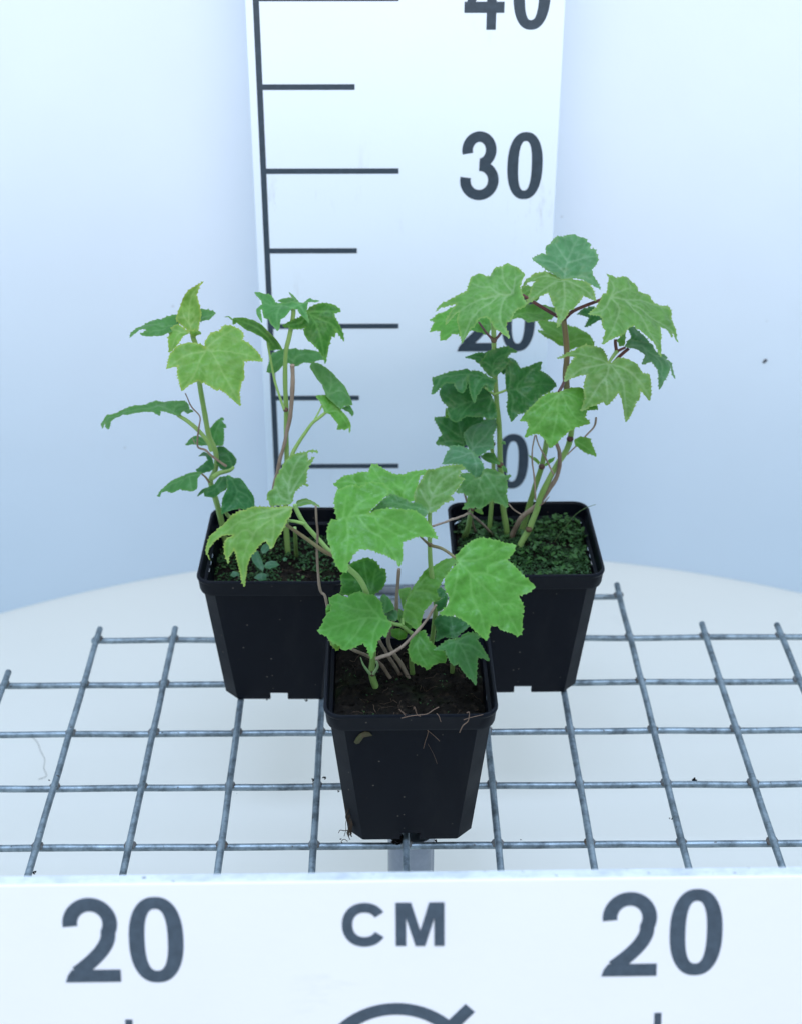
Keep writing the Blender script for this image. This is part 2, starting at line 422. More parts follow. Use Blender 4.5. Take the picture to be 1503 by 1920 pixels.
# ------------------------------------------------------------------ measuring board behind the pots
YB = 30.422
rb = empty('measuring_board', (.3, YB, -3.7), 'tall white measuring board with centimetre ticks up to 40', 'measuring board')
v, f = box(-8.80, 9.38, YB, YB + .45, -3.72, 47)
bevel(mesh_obj('panel', v, f, M_RULER, rb), .06)
fr = (Vector((0, YB, 0)), Vector((1, 0, 0)), Vector((0, 0, 1)), Vector((0, -1, 0)))
def rect(x0, x1, y0, y1): return ([(x0, y0), (x1, y0), (x1, y1), (x0, y1)], [(0, 1, 2, 3)])
v, f = place(rect(-8.35, -8.0, -3.6, 47), 0, 0, fr, .012); mesh_obj('scale_line', v, f, M_INK, rb)
for h in range(5, 50, 5):
    z = h - 4.335
    x1 = -.08 if h % 10 == 0 else -2.64
    if h == 5: x1 = -2.64
    v, f = place(rect(-8.02, x1, z - .165, z + .165), 0, 0, fr, .016); mesh_obj('tick_mark', v, f, M_INK, rb)
for h in (10, 20, 30, 40):
    z = h - 4.335 - 1.76
    d = str(h)
    v, f = place(glyph(d[0], 2.28, 4.1, .64), 3.63, z, fr, .012); mesh_obj('numeral', v, f, M_INK, rb)
    v, f = place(glyph('0', 2.12, 4.1, .66), 6.40, z, fr, .012); mesh_obj('numeral', v, f, M_INK, rb)
bk = empty('board_bracket', (.4, YB + 1.2, FLOOR), 'steel foot bracket holding the measuring board upright', 'bracket')
v, f = box(-4.5, 5.3, YB - .1, YB + .55, -4.35, -3.78); bevel(mesh_obj('clamp_bar', v, f, M_STEEL, bk), .05)
v, f = box(-2.2, 3.0, YB - .9, YB + 2.0, FLOOR, -4.4); bevel(mesh_obj('base_plate', v, f, M_STEEL, bk), .08)

# ------------------------------------------------------------------ front board
t = math.radians(17); ro = math.radians(.32)
nF = Vector((0, -math.cos(t), math.sin(t))); uF0 = Vector((0, math.sin(t), math.cos(t))); xF0 = Vector((1, 0, 0))
xF = (xF0 * math.cos(ro) + uF0 * math.sin(ro)); uF = nF.cross(xF).normalized(); 
if uF.z < 0: uF = -uF
O = Vector((-.667, -15.694, 12.26))
frF = (O, xF, uF, nF)
fb = empty('front_sign_board', O - uF * 17.9, 'low white board at the front marked 20 CM 20', 'sign board')
def fbox(x0, x1, y0, y1, d0, d1):
    pts = []
    for d in (d0, d1):
        for (x, y) in ((x0, y0), (x1, y0), (x1, y1), (x0, y1)): pts.append(O + xF*x + uF*y - nF*d)
    return pts, [(0, 1, 2, 3), (7, 6, 5, 4), (0, 4, 5, 1), (1, 5, 6, 2), (2, 6, 7, 3), (3, 7, 4, 0)]
v, f = fbox(-23, 23, -17.8, -.02, 0, .16); bevel(mesh_obj('panel', v, f, M_FRONT, fb), .03)
v, f = fbox(-23, 23, -17.8, .0, .20, .80); bevel(mesh_obj('backing_edge', v, f, M_ALU, fb), .05)
def fg(g, x, y): 
    v, f = place(g, x, y, frF, .012); return mesh_obj('numeral', v, f, M_INK2, fb)
fg(glyph('2', 2.12, 3.46, .56), -12.62, -4.05); fg(glyph('0', 2.08, 3.56, .60), -10.13, -4.10)
fg(glyph('2', 2.12, 3.46, .56), 7.88, -4.08); fg(glyph('0', 2.02, 3.60, .60), 10.46, -4.08)
g = fg(glyph('C', 1.62, 1.82, .40), -2.02, -2.71); g.name = 'letter'
g = fg(glyph('M', 1.84, 1.80, .40), .02, -2.70); g.name = 'letter'
for x in (-10.29, 10.11):
    v, f = place(rect(x - .14, x + .14, -8.5, -5.66), 0, 0, frF, .012); mesh_obj('tick_mark', v, f, M_INK2, fb)
V, F = ribbon(arc(-.02, -8.3, 2.95, 2.95, 0, 360, 72), .5)
Rb = ribbon([(-2.75, -11.2), (2.85, -5.35)], .5)
v, f = place((V, F), 0, 0, frF, .012); mesh_obj('diameter_ring', v, f, M_INK2, fb)
v, f = place(Rb, 0, 0, frF, .016); mesh_obj('diameter_slash', v, f, M_INK2, fb)

# ------------------------------------------------------------------ pots
H = 8.65
def loop(wd, c, rnd):
    pts = []
    mids = (-.95, -.6, -.5, -.18, .18, .5, .6, .95)
    k = 6
    for s in range(4):
        L = []
        for m_ in mids: L.append((m_, -wd))
        for i in range(k + 1):
            q = i / k
            if rnd: a = -math.pi/2 + q * math.pi/2; L.append((wd - c + c*math.cos(a), -(wd - c) + c*math.sin(a)))
            else: L.append((wd - c + c*q, -wd + c*q))
        cs, sn = math.cos(s*math.pi/2), math.sin(s*math.pi/2)
        pts += [(x*cs - y*sn, x*sn + y*cs) for x, y in L]
    return pts
def ring_faces(levels, skip=None):
    V = []; F = []
    n = 4 * 15
    for wd, c, rnd, z in levels:
        V += [(x, y, z) for x, y in loop(wd, c, rnd)]
    for i in range(len(levels) - 1):
        for j in range(n):
            s, m_ = divmod(j, 15)
            if skip and skip(i, s, m_): continue
            F.append((i*n + j, i*n + (j+1) % n, (i+1)*n + (j+1) % n, (i+1)*n + j))
    return V, F, n
def make_pot(cx, cy, rz, label):
    root = empty('plant_pot', (cx, cy, .355), label, 'plant pot', 'square black plastic nursery pots')
    root.rotation_euler.z = math.radians(rz)
    def wd(z): return 3.12 + (3.86 - 3.12) * (z / 7.6)
    outer = [(wd(.0) - .10, .72, 0, 0.0), (wd(.12), .74, 0, .12), (wd(.55), .74, 0, .55), (wd(4), .72, 0, 4.0), (wd(7.1), .70, 0, 7.1), (wd(7.4), .70, 0, 7.4), (wd(7.62), .70, 0, 7.62)]
    def skip_o(i, s, m_):
        if i in (0, 1) and m_ in (2, 3, 4): return True              # drain notches in the foot
        if i == 4 and s in (1, 3) and m_ in (0, 3, 6): return True   # slots under the rim
    V, F, n = ring_faces(outer, skip_o)
    inner = [(wd(z) - .11, .66, 0, z) for z in (7.62, 7.4, 7.1, 4, .55)]
    def skip_i(i, s, m_):
        if i == 1 and s in (1, 3) and m_ in (0, 3, 6): return True
    V2, F2, n = ring_faces(inner, skip_i)
    o = len(V); V += V2; F += [tuple(reversed([i + o for i in q])) for q in F2]
    b0 = len(V) - n
    F.append(tuple(b0 + i for i in range(n)))                          # floor of the pot
    # inside faces of the foot, so the notches show a wall thickness
    V3, F3, n = ring_faces([(wd(.0) - .24, .7, 0, 0.0), (wd(.55) - .12, .7, 0, .55)], lambda i, s, m_: m_ in (2, 3, 4))
    o = len(V); V += V3; F += [tuple(reversed([i + o for i in q])) for q in F3]
    def put(name, V, F, par):
        me = bpy.data.meshes.new(name); me.from_pydata([tuple(Vector(v) * S) for v in V], [], F); me.materials.append(M_POT)
        me.polygons.foreach_set('use_smooth', [True] * len(me.polygons)); me.set_sharp_from_angle(angle=math.radians(22)); me.update()
        ob = link(bpy.data.objects.new(name, me), par); return ob
    body = put('body', V, F, root)
    rim = [(3.80, .62, 1, 7.60), (3.98, .74, 1, 7.66), (4.04, .80, 1, 7.80), (4.10, .84, 1, 8.40), (4.15, .86, 1, 8.50), (4.16, .87, 1, 8.58), (4.12, .85, 1, H), (4.03, .80, 1, H), (3.97, .76, 1, 8.56), (3.93, .74, 1, 7.78), (3.76, .66, 1, 7.66)]
    V, F, n = ring_faces(rim)
    put('rim', V, F, root)
    return root
POTS = {'F': (.18, 2.94, .4), 'L': (-7.05, 14.82, -.8), 'R': (6.86, 15.35, .6)}
make_pot(*POTS['F'], 'black square pot nearest the front board, standing before the other two')
make_pot(*POTS['L'], 'black square pot on the left, under the curled dull-leaved plant')
make_pot(*POTS['R'], 'black square pot on the right, filled with green moss')

# soil, fibres, moss
def inner_half(z): return 3.12 + .74 * ((z) / 7.6) - .14
SOILZ = {'R': 8.0, 'L': 7.2, 'F': 7.8}
def soil(k, label, seed):
    cx, cy, rz = POTS[k]; z0 = SOILZ[k]; hw = inner_half(z0 - .4); n = 56
    V = []; F = []
    for j in range(n + 1):
        for i in range(n + 1):
            x = -hw + 2*hw*i/n; y = -hw + 2*hw*j/n
            e = max(abs(x), abs(y)) / hw
            corner = max(0, abs(x) + abs(y) - (2*hw - .62))
            if corner > 0:
                x -= math.copysign(corner/2, x); y -= math.copysign(corner/2, y)
            p = Vector((x, y, seed))
            z = z0 + .30*noise.noise(p*.55) + .16*noise.noise(p*1.7) + .09*noise.noise(p*4.5) + .05*noise.noise(p*9) - .28*max(0, e - .85)/.15
            V.append((cx + x, cy + y, z))
    for j in range(n):
        for i in range(n):
            a = j*(n+1) + i; F.append((a, a+1, a+n+2, a+n+1))
    # crumbs
    rnd = random.Random(seed)
    for _ in range(800):
        x, y = rnd.uniform(-hw+.3, hw-.3), rnd.uniform(-hw+.3, hw-.3)
        i = min(n, int((x + hw)/(2*hw)*n)); j = min(n, int((y + hw)/(2*hw)*n)); bz = V[j*(n+1)+i][2]
        r = rnd.uniform(.03, .10) + .10*rnd.random()**4; o = len(V)
        q = [Vector((rnd.uniform(-1, 1), rnd.uniform(-1, 1), rnd.uniform(-.5, .9))).normalized()*r*rnd.uniform(.7, 1.2) for _ in range(4)]
        V += [(cx + x + a.x, cy + y + a.y, bz + .03 + a.z) for a in q]; F += [(o, o+1, o+2), (o, o+2, o+3), (o, o+3, o+1), (o+1, o+3, o+2)]
    tag(mesh_obj('potting_soil', V, F, M_SOIL, None, True), label, kind='stuff')
    return V, n, hw
GRID = {}
for k, lab, sd in (('F', 'dark crumbly peat filling the front pot', 3), ('L', 'dark peat with green specks filling the left pot', 11), ('R', 'dark peat under the moss in the right pot', 23)):
    GRID[k] = soil(k, lab, sd)
def soil_z(k, x, y):
    V, n, hw = GRID[k]; cx, cy, _ = POTS[k]
    i = max(0, min(n, round((x - cx + hw)/(2*hw)*n))); j = max(0, min(n, round((y - cy + hw)/(2*hw)*n)))
    return V[j*(n+1)+i][2]
def fibres(k, label, cnt, seed, lmax=1.2):
    rnd = random.Random(seed); cx, cy, _ = POTS[k]; hw = GRID[k][2]; V = []; F = []
    for _ in range(cnt):
        x, y = cx + rnd.uniform(-hw+.4, hw-.4), cy + rnd.uniform(-hw+.3, hw-.3)
        a = rnd.uniform(0, 6.28); L = rnd.uniform(.3, lmax); P = []
        for i in range(6):
            a += rnd.uniform(-.5, .5); x += math.cos(a)*L/6; y += math.sin(a)*L/6
            x = max(cx-hw+.1, min(cx+hw-.1, x)); y = max(cy-hw+.1, min(cy+hw-.1, y))
            P.append(Vector((x, y, soil_z(k, x, y) + .03 + rnd.uniform(0, .12))))
        r = rnd.uniform(.007, .018); v, f = tube(P, [r]*6, 4); o = len(V); V += v; F += [tuple(i + o for i in q) for q in f]
    tag(mesh_obj('root_fibre', V, F, M_FIBRE, None, True), label, kind='stuff')
fibres('F', 'thin brown root fibres scattered over the front pot soil', 55, 5, .9)
fibres('L', 'thin brown fibres scattered over the left pot soil', 60, 6, .8)
def leaflets(k, label, name, cnt, seed, m, rmin, rmax, zmax, front=None):
    rnd = random.Random(seed); cx, cy, _ = POTS[k]; hw = GRID[k][2]; V = []; F = []
    for _ in range(cnt):
        x, y = rnd.uniform(-hw+.12, hw-.12), rnd.uniform(-hw+.12, hw-.12)
        if abs(x) + abs(y) > 2*hw - .8: continue
        if noise.noise(Vector((x*.8, y*.8, seed))) < (front if front is not None else -.6): continue
        bz = soil_z(k, cx + x, cy + y) + abs(noise.noise(Vector((x*.9, y*.9, seed+4))))*zmax + rnd.uniform(0, zmax*.5)
        r = rnd.uniform(rmin, rmax); az = rnd.uniform(0, 6.28); el = rnd.uniform(-.3, .8)
        d = Vector((math.cos(az)*math.cos(el), math.sin(az)*math.cos(el), math.sin(el))); s_ = d.cross(Vector((0, 0, 1))).normalized(); u = s_.cross(d)
        B = Vector((cx + x, cy + y, bz)); o = len(V)
        V += [B, B + d*r*.7 + s_*r*.5 + u*.03, B + d*r*1.5 + s_*r*.34, B + d*r*1.75 - u*.02, B + d*r*1.5 - s_*r*.34, B + d*r*.7 - s_*r*.5 + u*.03]
        F += [(o, o+1, o+2, o+3), (o, o+3, o+4, o+5)]
    tag(mesh_obj(name, V, F, m, None, True), label, kind='stuff')
leaflets('R', 'dense dark green moss covering the right pot', 'moss', 7000, 31, M_MOSS, .04, .12, .42, -.32)
leaflets('R', 'lighter small round weed leaves among the right pot moss', 'moss', 1000, 37, M_MOSS2, .08, .27, .55, -.12)
leaflets('L', 'patchy green moss on the left pot soil', 'moss', 2000, 41, M_MOSS, .06, .15, .3, -.12)
leaflets('L', 'small lighter weed leaves on the left pot soil', 'moss', 260, 47, M_MOSS2, .07, .2, .3, .05)
leaflets('F', 'sparse moss specks on the front pot soil', 'moss', 420, 43, M_MOSS, .04, .09, .1, .22)

# ------------------------------------------------------------------ plants
LEAVES=[
('R','light',(5.58,14,24.302),(-0.249,-0.549,0.798),(0.084,0.929,-0.362),1.2,1.0,0.07,[(-.22,1.77),(.07,1.59),(.53,1.11),(.66,.96),(.56,.76),(.38,.22),(.44,-.1),(.55,-.59),(.69,-.82),(.61,-1),(.18,-.99),(-.05,-1.31),(-.16,-1.70),(-.4,-1.81),(-.48,-2.10),(-.27,-2.74),(-.46,-2.64),(-.75,-2.36),(-1.00,-2.07),(-1.16,-1.68),(-1.29,-1.41),(-1.46,-1.25),(-1.77,-1.35),(-1.90,-1.46),(-2.04,-1.69),(-2.31,-1.80),(-2.54,-2.22),(-2.78,-2.62),(-2.83,-2.12),(-2.93,-1.55),(-2.98,-1.23),(-2.86,-.68),(-3.04,-.7),(-3.33,-1.01),(-3.57,-1.41),(-3.60,-1.07),(-3.40,-.74),(-3.16,-.37),(-3.00,-.11),(-3.38,-.17),(-3.83,-.28),(-4.11,-.55),(-3.97,-.21),(-3.74,-.01),(-3.06,.19),(-2.74,.32),(-2.38,.49),(-2.28,.79),(-2.23,1.10),(-2.13,1.37),(-1.82,1.42),(-1.59,1.38),(-1.33,1.23),(-1.15,1.20),(-1.05,1.42),(-.83,1.56),(-.47,1.66)],[[(-0,0),(-.45,.78),(-.51,1.64)],[(-0,0),(.09,.48),(.19,.88),(.51,1.03)],[(-0,0),(-.7,.07),(-1.18,.49),(-1.57,.56),(-2.06,.91)],[(-.7,.07),(-1.82,-.18),(-2.72,-.55),(-3.52,-1.14)],[(-.7,.07),(-1.30,-.43),(-1.84,-.8),(-2.53,-1.76),(-2.75,-2.49)],[(-0,0),(-.4,-.06),(-.64,-.59),(-.72,-1.55),(-.33,-2.63)]]),
('R','mid',(4.594,17,21.218),(-0.199,-0.398,0.896),(0.068,0.921,-0.382),0.6,1.0,0.07,[(-3.23,1.13),(-2.90,1.23),(-2.38,1.44),(-1.90,1.70),(-.51,1.24),(.11,.48),(.13,-.09),(.03,-.38),(-.16,-.59),(-.39,-.36),(-.75,-.26),(-1.12,-.25),(-1.55,-.51),(-1.63,-.28),(-2.00,-.3),(-2.24,-.57),(-2.64,-.62),(-2.58,.12),(-2.87,.3),(-3.23,.24),(-2.91,.82)],[[(-0,0),(-1,.57),(-2.39,.9),(-3.14,1.11)],[(-.54,.36),(-1.71,.14),(-2.57,-.51)],[(-0,0),(-.16,-.47)]]),
('R','mid',(5.754,17,21.684),(0.103,-0.361,0.927),(0.082,0.923,-0.377),0.6,1.0,0.07,[(-.13,-.18),(.11,-.04),(.36,.15),(.58,.01),(1.02,-.28),(1.27,-.09),(1.74,.13),(2.29,.13),(2.56,.6),(2.51,1.04),(1.94,1.20),(.96,1.21),(.28,.8),(-.06,.27)],[[(-0,0),(.93,.65),(2.45,.7)],[(.52,.38),(1.27,.02)]]),
('R','mid',(6.48,18,22.665),(0,-0.6,0.8),(0.09,0.928,-0.362),0.6,1.0,0.07,[(-.1,.27),(.21,.56),(.46,.49),(.49,.22),(.57,-.05),(.85,-.27),(.74,-.49),(.29,-.36),(-.04,-.09)],[[(0,0),(.4,.36)]]),
('R','bluish',(8.345,15.4,24.493),(0,-0.751,0.661),(0.117,0.928,-0.352),0.5,1.0,0.07,[(-.13,-.02),(-.49,.2),(-1.07,.59),(-1.25,.74),(-1.67,1.09),(-1.27,1.33),(-.9,1.40),(-.93,1.79),(-.66,1.99),(-.55,2.15),(-.36,2.30),(.01,2.36),(.16,2.42),(.57,2.50),(.75,2.42),(1.19,2.26),(1.26,2.06),(1.40,1.94),(1.34,1.67),(1.62,1.61),(1.78,1.12),(1.70,.85),(1.41,.46),(1.46,.15),(1.74,-.28),(1.84,-.61),(1.44,-.31),(1.19,-.24),(.97,-0),(.61,.11),(.16,-.04)],[[(0,0),(.05,.47),(.16,.93),(.51,1.75),(.86,2.34)],[(.16,.93),(-.09,1.36),(-.44,1.99)],[(.15,.82),(.64,1.03),(1.09,1.18),(1.71,1.24)],[(.01,.27),(-.19,.51),(-.62,.93),(-1.61,1.09)],[(0,0),(.8,.19),(1.42,-0)]]),
('R','light',(8.289,15.2,24.453),(0,-0.455,0.89),(0.116,0.928,-0.354),1.0,1.0,0.07,[(.01,.1),(-.5,.47),(-1.05,.59),(-1.53,.5),(-1.84,.2),(-2.24,-.43),(-1.93,-.14),(-1.37,.15),(-1.61,-.24),(-1.79,-.82),(-2.05,-1.63),(-1.71,-1.39),(-1.33,-1.11),(-.88,-.85),(-.69,-1.35),(-.58,-1.92),(-.47,-2.40),(-.56,-3.17),(-.28,-2.73),(-.08,-2.45),(.13,-2.07),(.4,-1.88),(.73,-1.31),(.93,-1.02),(1.29,-1.17),(1.55,-1.46),(1.47,-.73),(1.29,-.2),(.83,.05),(.36,.15)],[[(0,0),(-.01,-.63),(-.06,-1.45),(-.49,-3.01)],[(0,0),(-.47,-.1),(-1.24,-.72),(-1.97,-1.54)],[(0,0),(.45,-.15),(.97,-.49),(1.52,-1.36)],[(0,.05),(-.44,.27),(-1.36,.32),(-2.16,-.33)]]),
('R','light',(10.645,14.4,23.897),(0.303,-0.505,0.808),(0.147,0.921,-0.362),1.2,1.0,0.07,[(-.24,.14),(.02,1.29),(-.11,1.50),(.28,1.30),(.66,1.34),(1.05,1.38),(1.33,1.18),(1.53,1.01),(1.67,.75),(2.01,.71),(2.31,.7),(2.41,.39),(2.89,.12),(3.36,.08),(3.50,-.23),(3.50,-.65),(3.62,-1.19),(3.73,-2.10),(3.53,-1.59),(3.39,-1.47),(3.40,-1.82),(3.12,-1.49),(2.66,-1.35),(2.65,-1.86),(2.57,-2.48),(2.55,-3.33),(2.39,-2.84),(2.09,-2.44),(1.78,-2.18),(1.39,-1.85),(1.16,-1.62),(.85,-1.78),(.62,-2.10),(.38,-2.38),(-.05,-2.68),(-.4,-2.91),(-.71,-3.16),(-.56,-2.35),(-.61,-1.95),(-.6,-1.49),(-.69,-1.30),(-1.31,-1.31),(-.86,-.85),(-.57,-.27),(-.46,.02)],[[(0,0),(.22,.62),(-.04,1.27)],[(0,0),(.63,.52),(1.17,.83),(1.04,1.28)],[(0,0),(.8,-.01),(1.67,.23),(2.52,.18),(3.35,-.02)],[(.8,-.01),(1.61,-.4),(2.61,-.98),(3.39,-1.34),(3.71,-1.92)],[(.8,-.04),(1.57,-.83),(2.09,-2.03),(2.52,-3.18)],[(0,0),(.38,-.48),(.45,-.84),(-.09,-2.12),(-.64,-3.05)],[(0,0),(-.4,-.84),(-1.22,-1.27)]]),
('R','dark',(10.739,17.5,21.483),(0,-0.6,0.8),(0.141,0.916,-0.375),0.6,1.0,0.07,[(-1.36,.24),(-1.02,.49),(-.44,.7),(.03,.19),(.01,-.14),(-.59,-.42),(-.96,-.62),(-.78,-.23),(-.65,-.04),(-.96,.1)],[[(0,0),(-.63,.19),(-1.28,.24)],[(-.37,-.09),(-.88,-.55)]]),
('R','light',(10.524,12.8,20.833),(0.051,-0.609,0.792),(0.146,0.904,-0.402),1.2,1.0,0.07,[(-.02,.03),(-.09,.5),(-.27,.89),(-.61,1.02),(-1.16,1.09),(-1.67,.86),(-2.18,.62),(-2.69,.3),(-2.09,.51),(-1.69,.41),(-1.91,.12),(-2.12,-.22),(-2.37,-1.11),(-1.95,-.77),(-1.50,-.65),(-1.13,-.61),(-1.27,-.97),(-1.35,-1.42),(-1.33,-2.07),(-1.62,-2.84),(-1.16,-2.51),(-.71,-2.33),(-.4,-2.16),(-.2,-2.38),(.09,-2.10),(.41,-1.68),(.54,-2.03),(.64,-2.69),(.7,-3.39),(1.03,-2.84),(1.32,-2.13),(1.51,-1.96),(1.57,-1.41),(1.79,-1.79),(2.07,-2.05),(2.12,-1.06),(2.07,-.62),(1.78,-.52),(1.42,-.02),(.94,.25),(.44,.29),(.18,.06)],[[(-0,-.03),(-.09,-.61),(-.55,-1.23),(-1.14,-2.18),(-1.57,-2.73)],[(-0,-.03),(.4,-.44),(.7,-1.15),(.73,-2.08),(.73,-3.28)],[(-0,-.03),(.76,-.21),(1.46,-.8),(2.05,-1.94)],[(-0,-.06),(-.73,-.13),(-1.48,-.31),(-2.31,-1.05)],[(0,0),(-.7,.37),(-1.68,.63),(-2.54,.36)],[(-.18,-.84),(-.16,-1.83),(-.19,-2.27)]]),
('R','mid',(8.126,12.9,19.222),(0,-0.707,0.707),(0.115,0.9,-0.42),0.9,1.0,0.07,[(-.05,-.03),(-.65,-.05),(-.96,-.26),(-1.47,-.79),(-1.78,-1.10),(-2.14,-1.57),(-1.74,-1.62),(-1.70,-1.94),(-1.92,-2.54),(-1.52,-2.35),(-1.17,-2.25),(-.83,-2.62),(-.6,-3.11),(-.2,-2.78),(-.04,-2.52),(.37,-2.21),(.72,-2.00),(1.18,-1.84),(1.53,-1.72),(1.24,-1.43),(1.36,-1.06),(1.96,-.98),(1.87,-.75),(1.23,-.53),(1.29,-.22),(1.25,.15),(.91,.26),(.5,.16),(.15,.05)],[[(0,0),(-.15,-.74),(-.14,-1.16),(-.37,-2.05),(-.58,-3.03)],[(-.06,-.21),(-.32,-.47),(-1,-1.52),(-1.84,-2.46)],[(0,0),(.19,-.32),(.6,-1.27),(.99,-1.58),(1.43,-1.71)],[(-.05,-.11),(-.97,-.73),(-2.04,-1.54)],[(0,0),(.54,-.16),(1.28,-.48)],[(-.16,-1.00),(.24,-1.68),(.52,-2.15)]]),
('R','mid',(9.154,18.3,19.257),(0,-0.6,0.8),(0.12,0.911,-0.395),0.6,1.0,0.07,[(-1.64,1.84),(-1.34,1.96),(-.97,1.83),(-.5,1.65),(.03,1.58),(.66,1.34),(.96,1.09),(1.31,.72),(1.45,.3),(.91,.21),(.38,.12),(-.05,0),(-.31,.24),(-.77,.55),(-1.39,.79),(-1.67,1.19),(-1.32,1.16),(-1.59,1.65)],[[(0,0),(-.22,.85),(-1.51,1.77)],[(-.14,.42),(.62,.73),(1.26,.66)],[(-.29,.55),(-.91,.85),(-1.59,1.16)]]),
('R','bluish',(12.018,15.5,21.026),(0,-0.6,0.8),(0.159,0.908,-0.387),0.6,1.0,0.07,[(-.08,.64),(.21,.75),(.66,.32),(.94,-.09),(1.08,-.37),(.49,-.27),(-.01,-.14),(.06,.23)],[[(-.01,-.09),(.33,.23),(.21,.68)]]),
('R','bluish',(11.62,14.6,20.967),(0.362,-0.517,0.776),(0.156,0.907,-0.392),1.2,1.0,0.07,[(-.04,.01),(.22,.49),(.95,.62),(1.62,.59),(1.94,.14),(2.25,.08),(2.55,-.04),(2.44,-.25),(2.70,-.38),(2.80,-.78),(2.90,-1.36),(2.69,-.94),(2.66,-.58),(2.41,-1.28),(2.12,-1.71),(1.99,-2.10),(1.83,-1.63),(1.88,-.94),(1.56,-.5),(1.03,-.74),(1.19,-.17),(.76,.01),(.31,-.02)],[[(-0,-0),(.93,.38),(1.79,-.03),(2.17,-.73),(2.00,-1.96)],[(1.79,-.03),(2.44,-.25),(2.84,-1.23)],[(1.15,.34),(1.47,-.1),(1.10,-.65)]]),
('R','mid',(11.391,14.9,20.902),(0,-0.6,0.8),(0.153,0.907,-0.391),0.6,0.6,0.07,[(-.13,.36),(.04,.54),(.34,.9),(.33,.59),(.24,.04),(-0,-.04),(-.06,.23)],[]),
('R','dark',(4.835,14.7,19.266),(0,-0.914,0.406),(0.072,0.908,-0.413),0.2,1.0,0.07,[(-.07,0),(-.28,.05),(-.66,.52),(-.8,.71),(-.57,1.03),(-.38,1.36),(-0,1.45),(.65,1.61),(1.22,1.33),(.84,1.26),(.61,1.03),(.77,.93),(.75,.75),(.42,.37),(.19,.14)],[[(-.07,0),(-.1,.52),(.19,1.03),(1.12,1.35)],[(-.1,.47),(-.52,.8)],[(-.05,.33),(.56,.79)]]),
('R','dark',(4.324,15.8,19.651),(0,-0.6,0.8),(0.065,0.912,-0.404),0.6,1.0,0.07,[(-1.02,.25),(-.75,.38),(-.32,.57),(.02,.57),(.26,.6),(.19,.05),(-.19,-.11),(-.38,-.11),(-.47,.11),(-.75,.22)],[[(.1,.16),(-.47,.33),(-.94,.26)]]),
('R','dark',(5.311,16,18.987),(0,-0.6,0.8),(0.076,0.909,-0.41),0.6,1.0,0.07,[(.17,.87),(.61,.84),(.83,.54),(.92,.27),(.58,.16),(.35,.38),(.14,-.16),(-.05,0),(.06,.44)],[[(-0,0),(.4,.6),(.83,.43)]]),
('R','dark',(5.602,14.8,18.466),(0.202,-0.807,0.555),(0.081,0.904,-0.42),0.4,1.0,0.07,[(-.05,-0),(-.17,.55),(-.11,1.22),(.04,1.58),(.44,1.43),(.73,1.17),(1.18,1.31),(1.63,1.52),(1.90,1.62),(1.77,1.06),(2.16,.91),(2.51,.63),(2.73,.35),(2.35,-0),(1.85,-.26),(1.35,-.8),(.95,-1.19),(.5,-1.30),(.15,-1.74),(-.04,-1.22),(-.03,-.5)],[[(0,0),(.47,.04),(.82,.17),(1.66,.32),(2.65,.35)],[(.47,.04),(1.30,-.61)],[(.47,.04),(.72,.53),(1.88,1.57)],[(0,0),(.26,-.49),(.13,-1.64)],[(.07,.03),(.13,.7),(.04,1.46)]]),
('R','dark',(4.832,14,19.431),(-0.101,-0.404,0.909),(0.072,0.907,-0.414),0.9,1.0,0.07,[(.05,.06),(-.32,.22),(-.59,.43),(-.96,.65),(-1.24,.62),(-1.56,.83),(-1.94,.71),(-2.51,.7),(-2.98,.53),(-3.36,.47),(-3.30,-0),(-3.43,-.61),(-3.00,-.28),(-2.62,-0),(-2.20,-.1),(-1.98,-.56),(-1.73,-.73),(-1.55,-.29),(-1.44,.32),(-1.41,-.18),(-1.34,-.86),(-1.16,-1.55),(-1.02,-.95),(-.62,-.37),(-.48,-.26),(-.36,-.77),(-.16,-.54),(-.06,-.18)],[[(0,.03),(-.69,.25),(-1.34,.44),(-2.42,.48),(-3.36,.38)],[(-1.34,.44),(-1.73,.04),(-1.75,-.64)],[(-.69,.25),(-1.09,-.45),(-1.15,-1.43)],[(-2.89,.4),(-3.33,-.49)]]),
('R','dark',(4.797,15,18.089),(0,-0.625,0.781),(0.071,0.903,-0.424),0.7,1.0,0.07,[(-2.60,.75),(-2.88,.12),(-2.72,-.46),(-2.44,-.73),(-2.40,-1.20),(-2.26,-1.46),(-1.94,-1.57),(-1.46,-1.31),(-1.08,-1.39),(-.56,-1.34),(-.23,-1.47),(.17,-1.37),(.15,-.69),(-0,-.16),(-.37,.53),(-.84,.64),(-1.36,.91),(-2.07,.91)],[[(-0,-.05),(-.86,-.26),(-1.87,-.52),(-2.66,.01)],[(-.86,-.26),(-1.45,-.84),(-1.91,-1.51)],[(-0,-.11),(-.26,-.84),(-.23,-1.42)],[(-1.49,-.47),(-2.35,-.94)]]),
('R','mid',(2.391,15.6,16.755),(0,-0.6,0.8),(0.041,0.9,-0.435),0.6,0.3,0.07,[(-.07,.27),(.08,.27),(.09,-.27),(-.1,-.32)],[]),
('R','dark',(3.323,15.4,14.879),(0,-0.781,0.625),(0.051,0.89,-0.454),0.4,1.0,0.07,[(-1.60,1.53),(-1.38,1.03),(-1.16,.59),(-1.39,.32),(-1.51,.03),(-1.10,0),(-.78,-.1),(-.25,-.08),(.06,-.06),(.45,.35),(.87,.98),(1.08,1.19),(1.09,1.65),(.31,1.69),(-.27,1.65),(-.76,1.61)],[[(.02,-.02),(-.15,.77),(-.27,1.36)],[(-.08,.4),(-1.17,1.20),(-1.54,1.49)],[(0,.1),(-.77,.23),(-1.47,.05)],[(0,.35),(.46,1.11),(.88,1.44)]]),
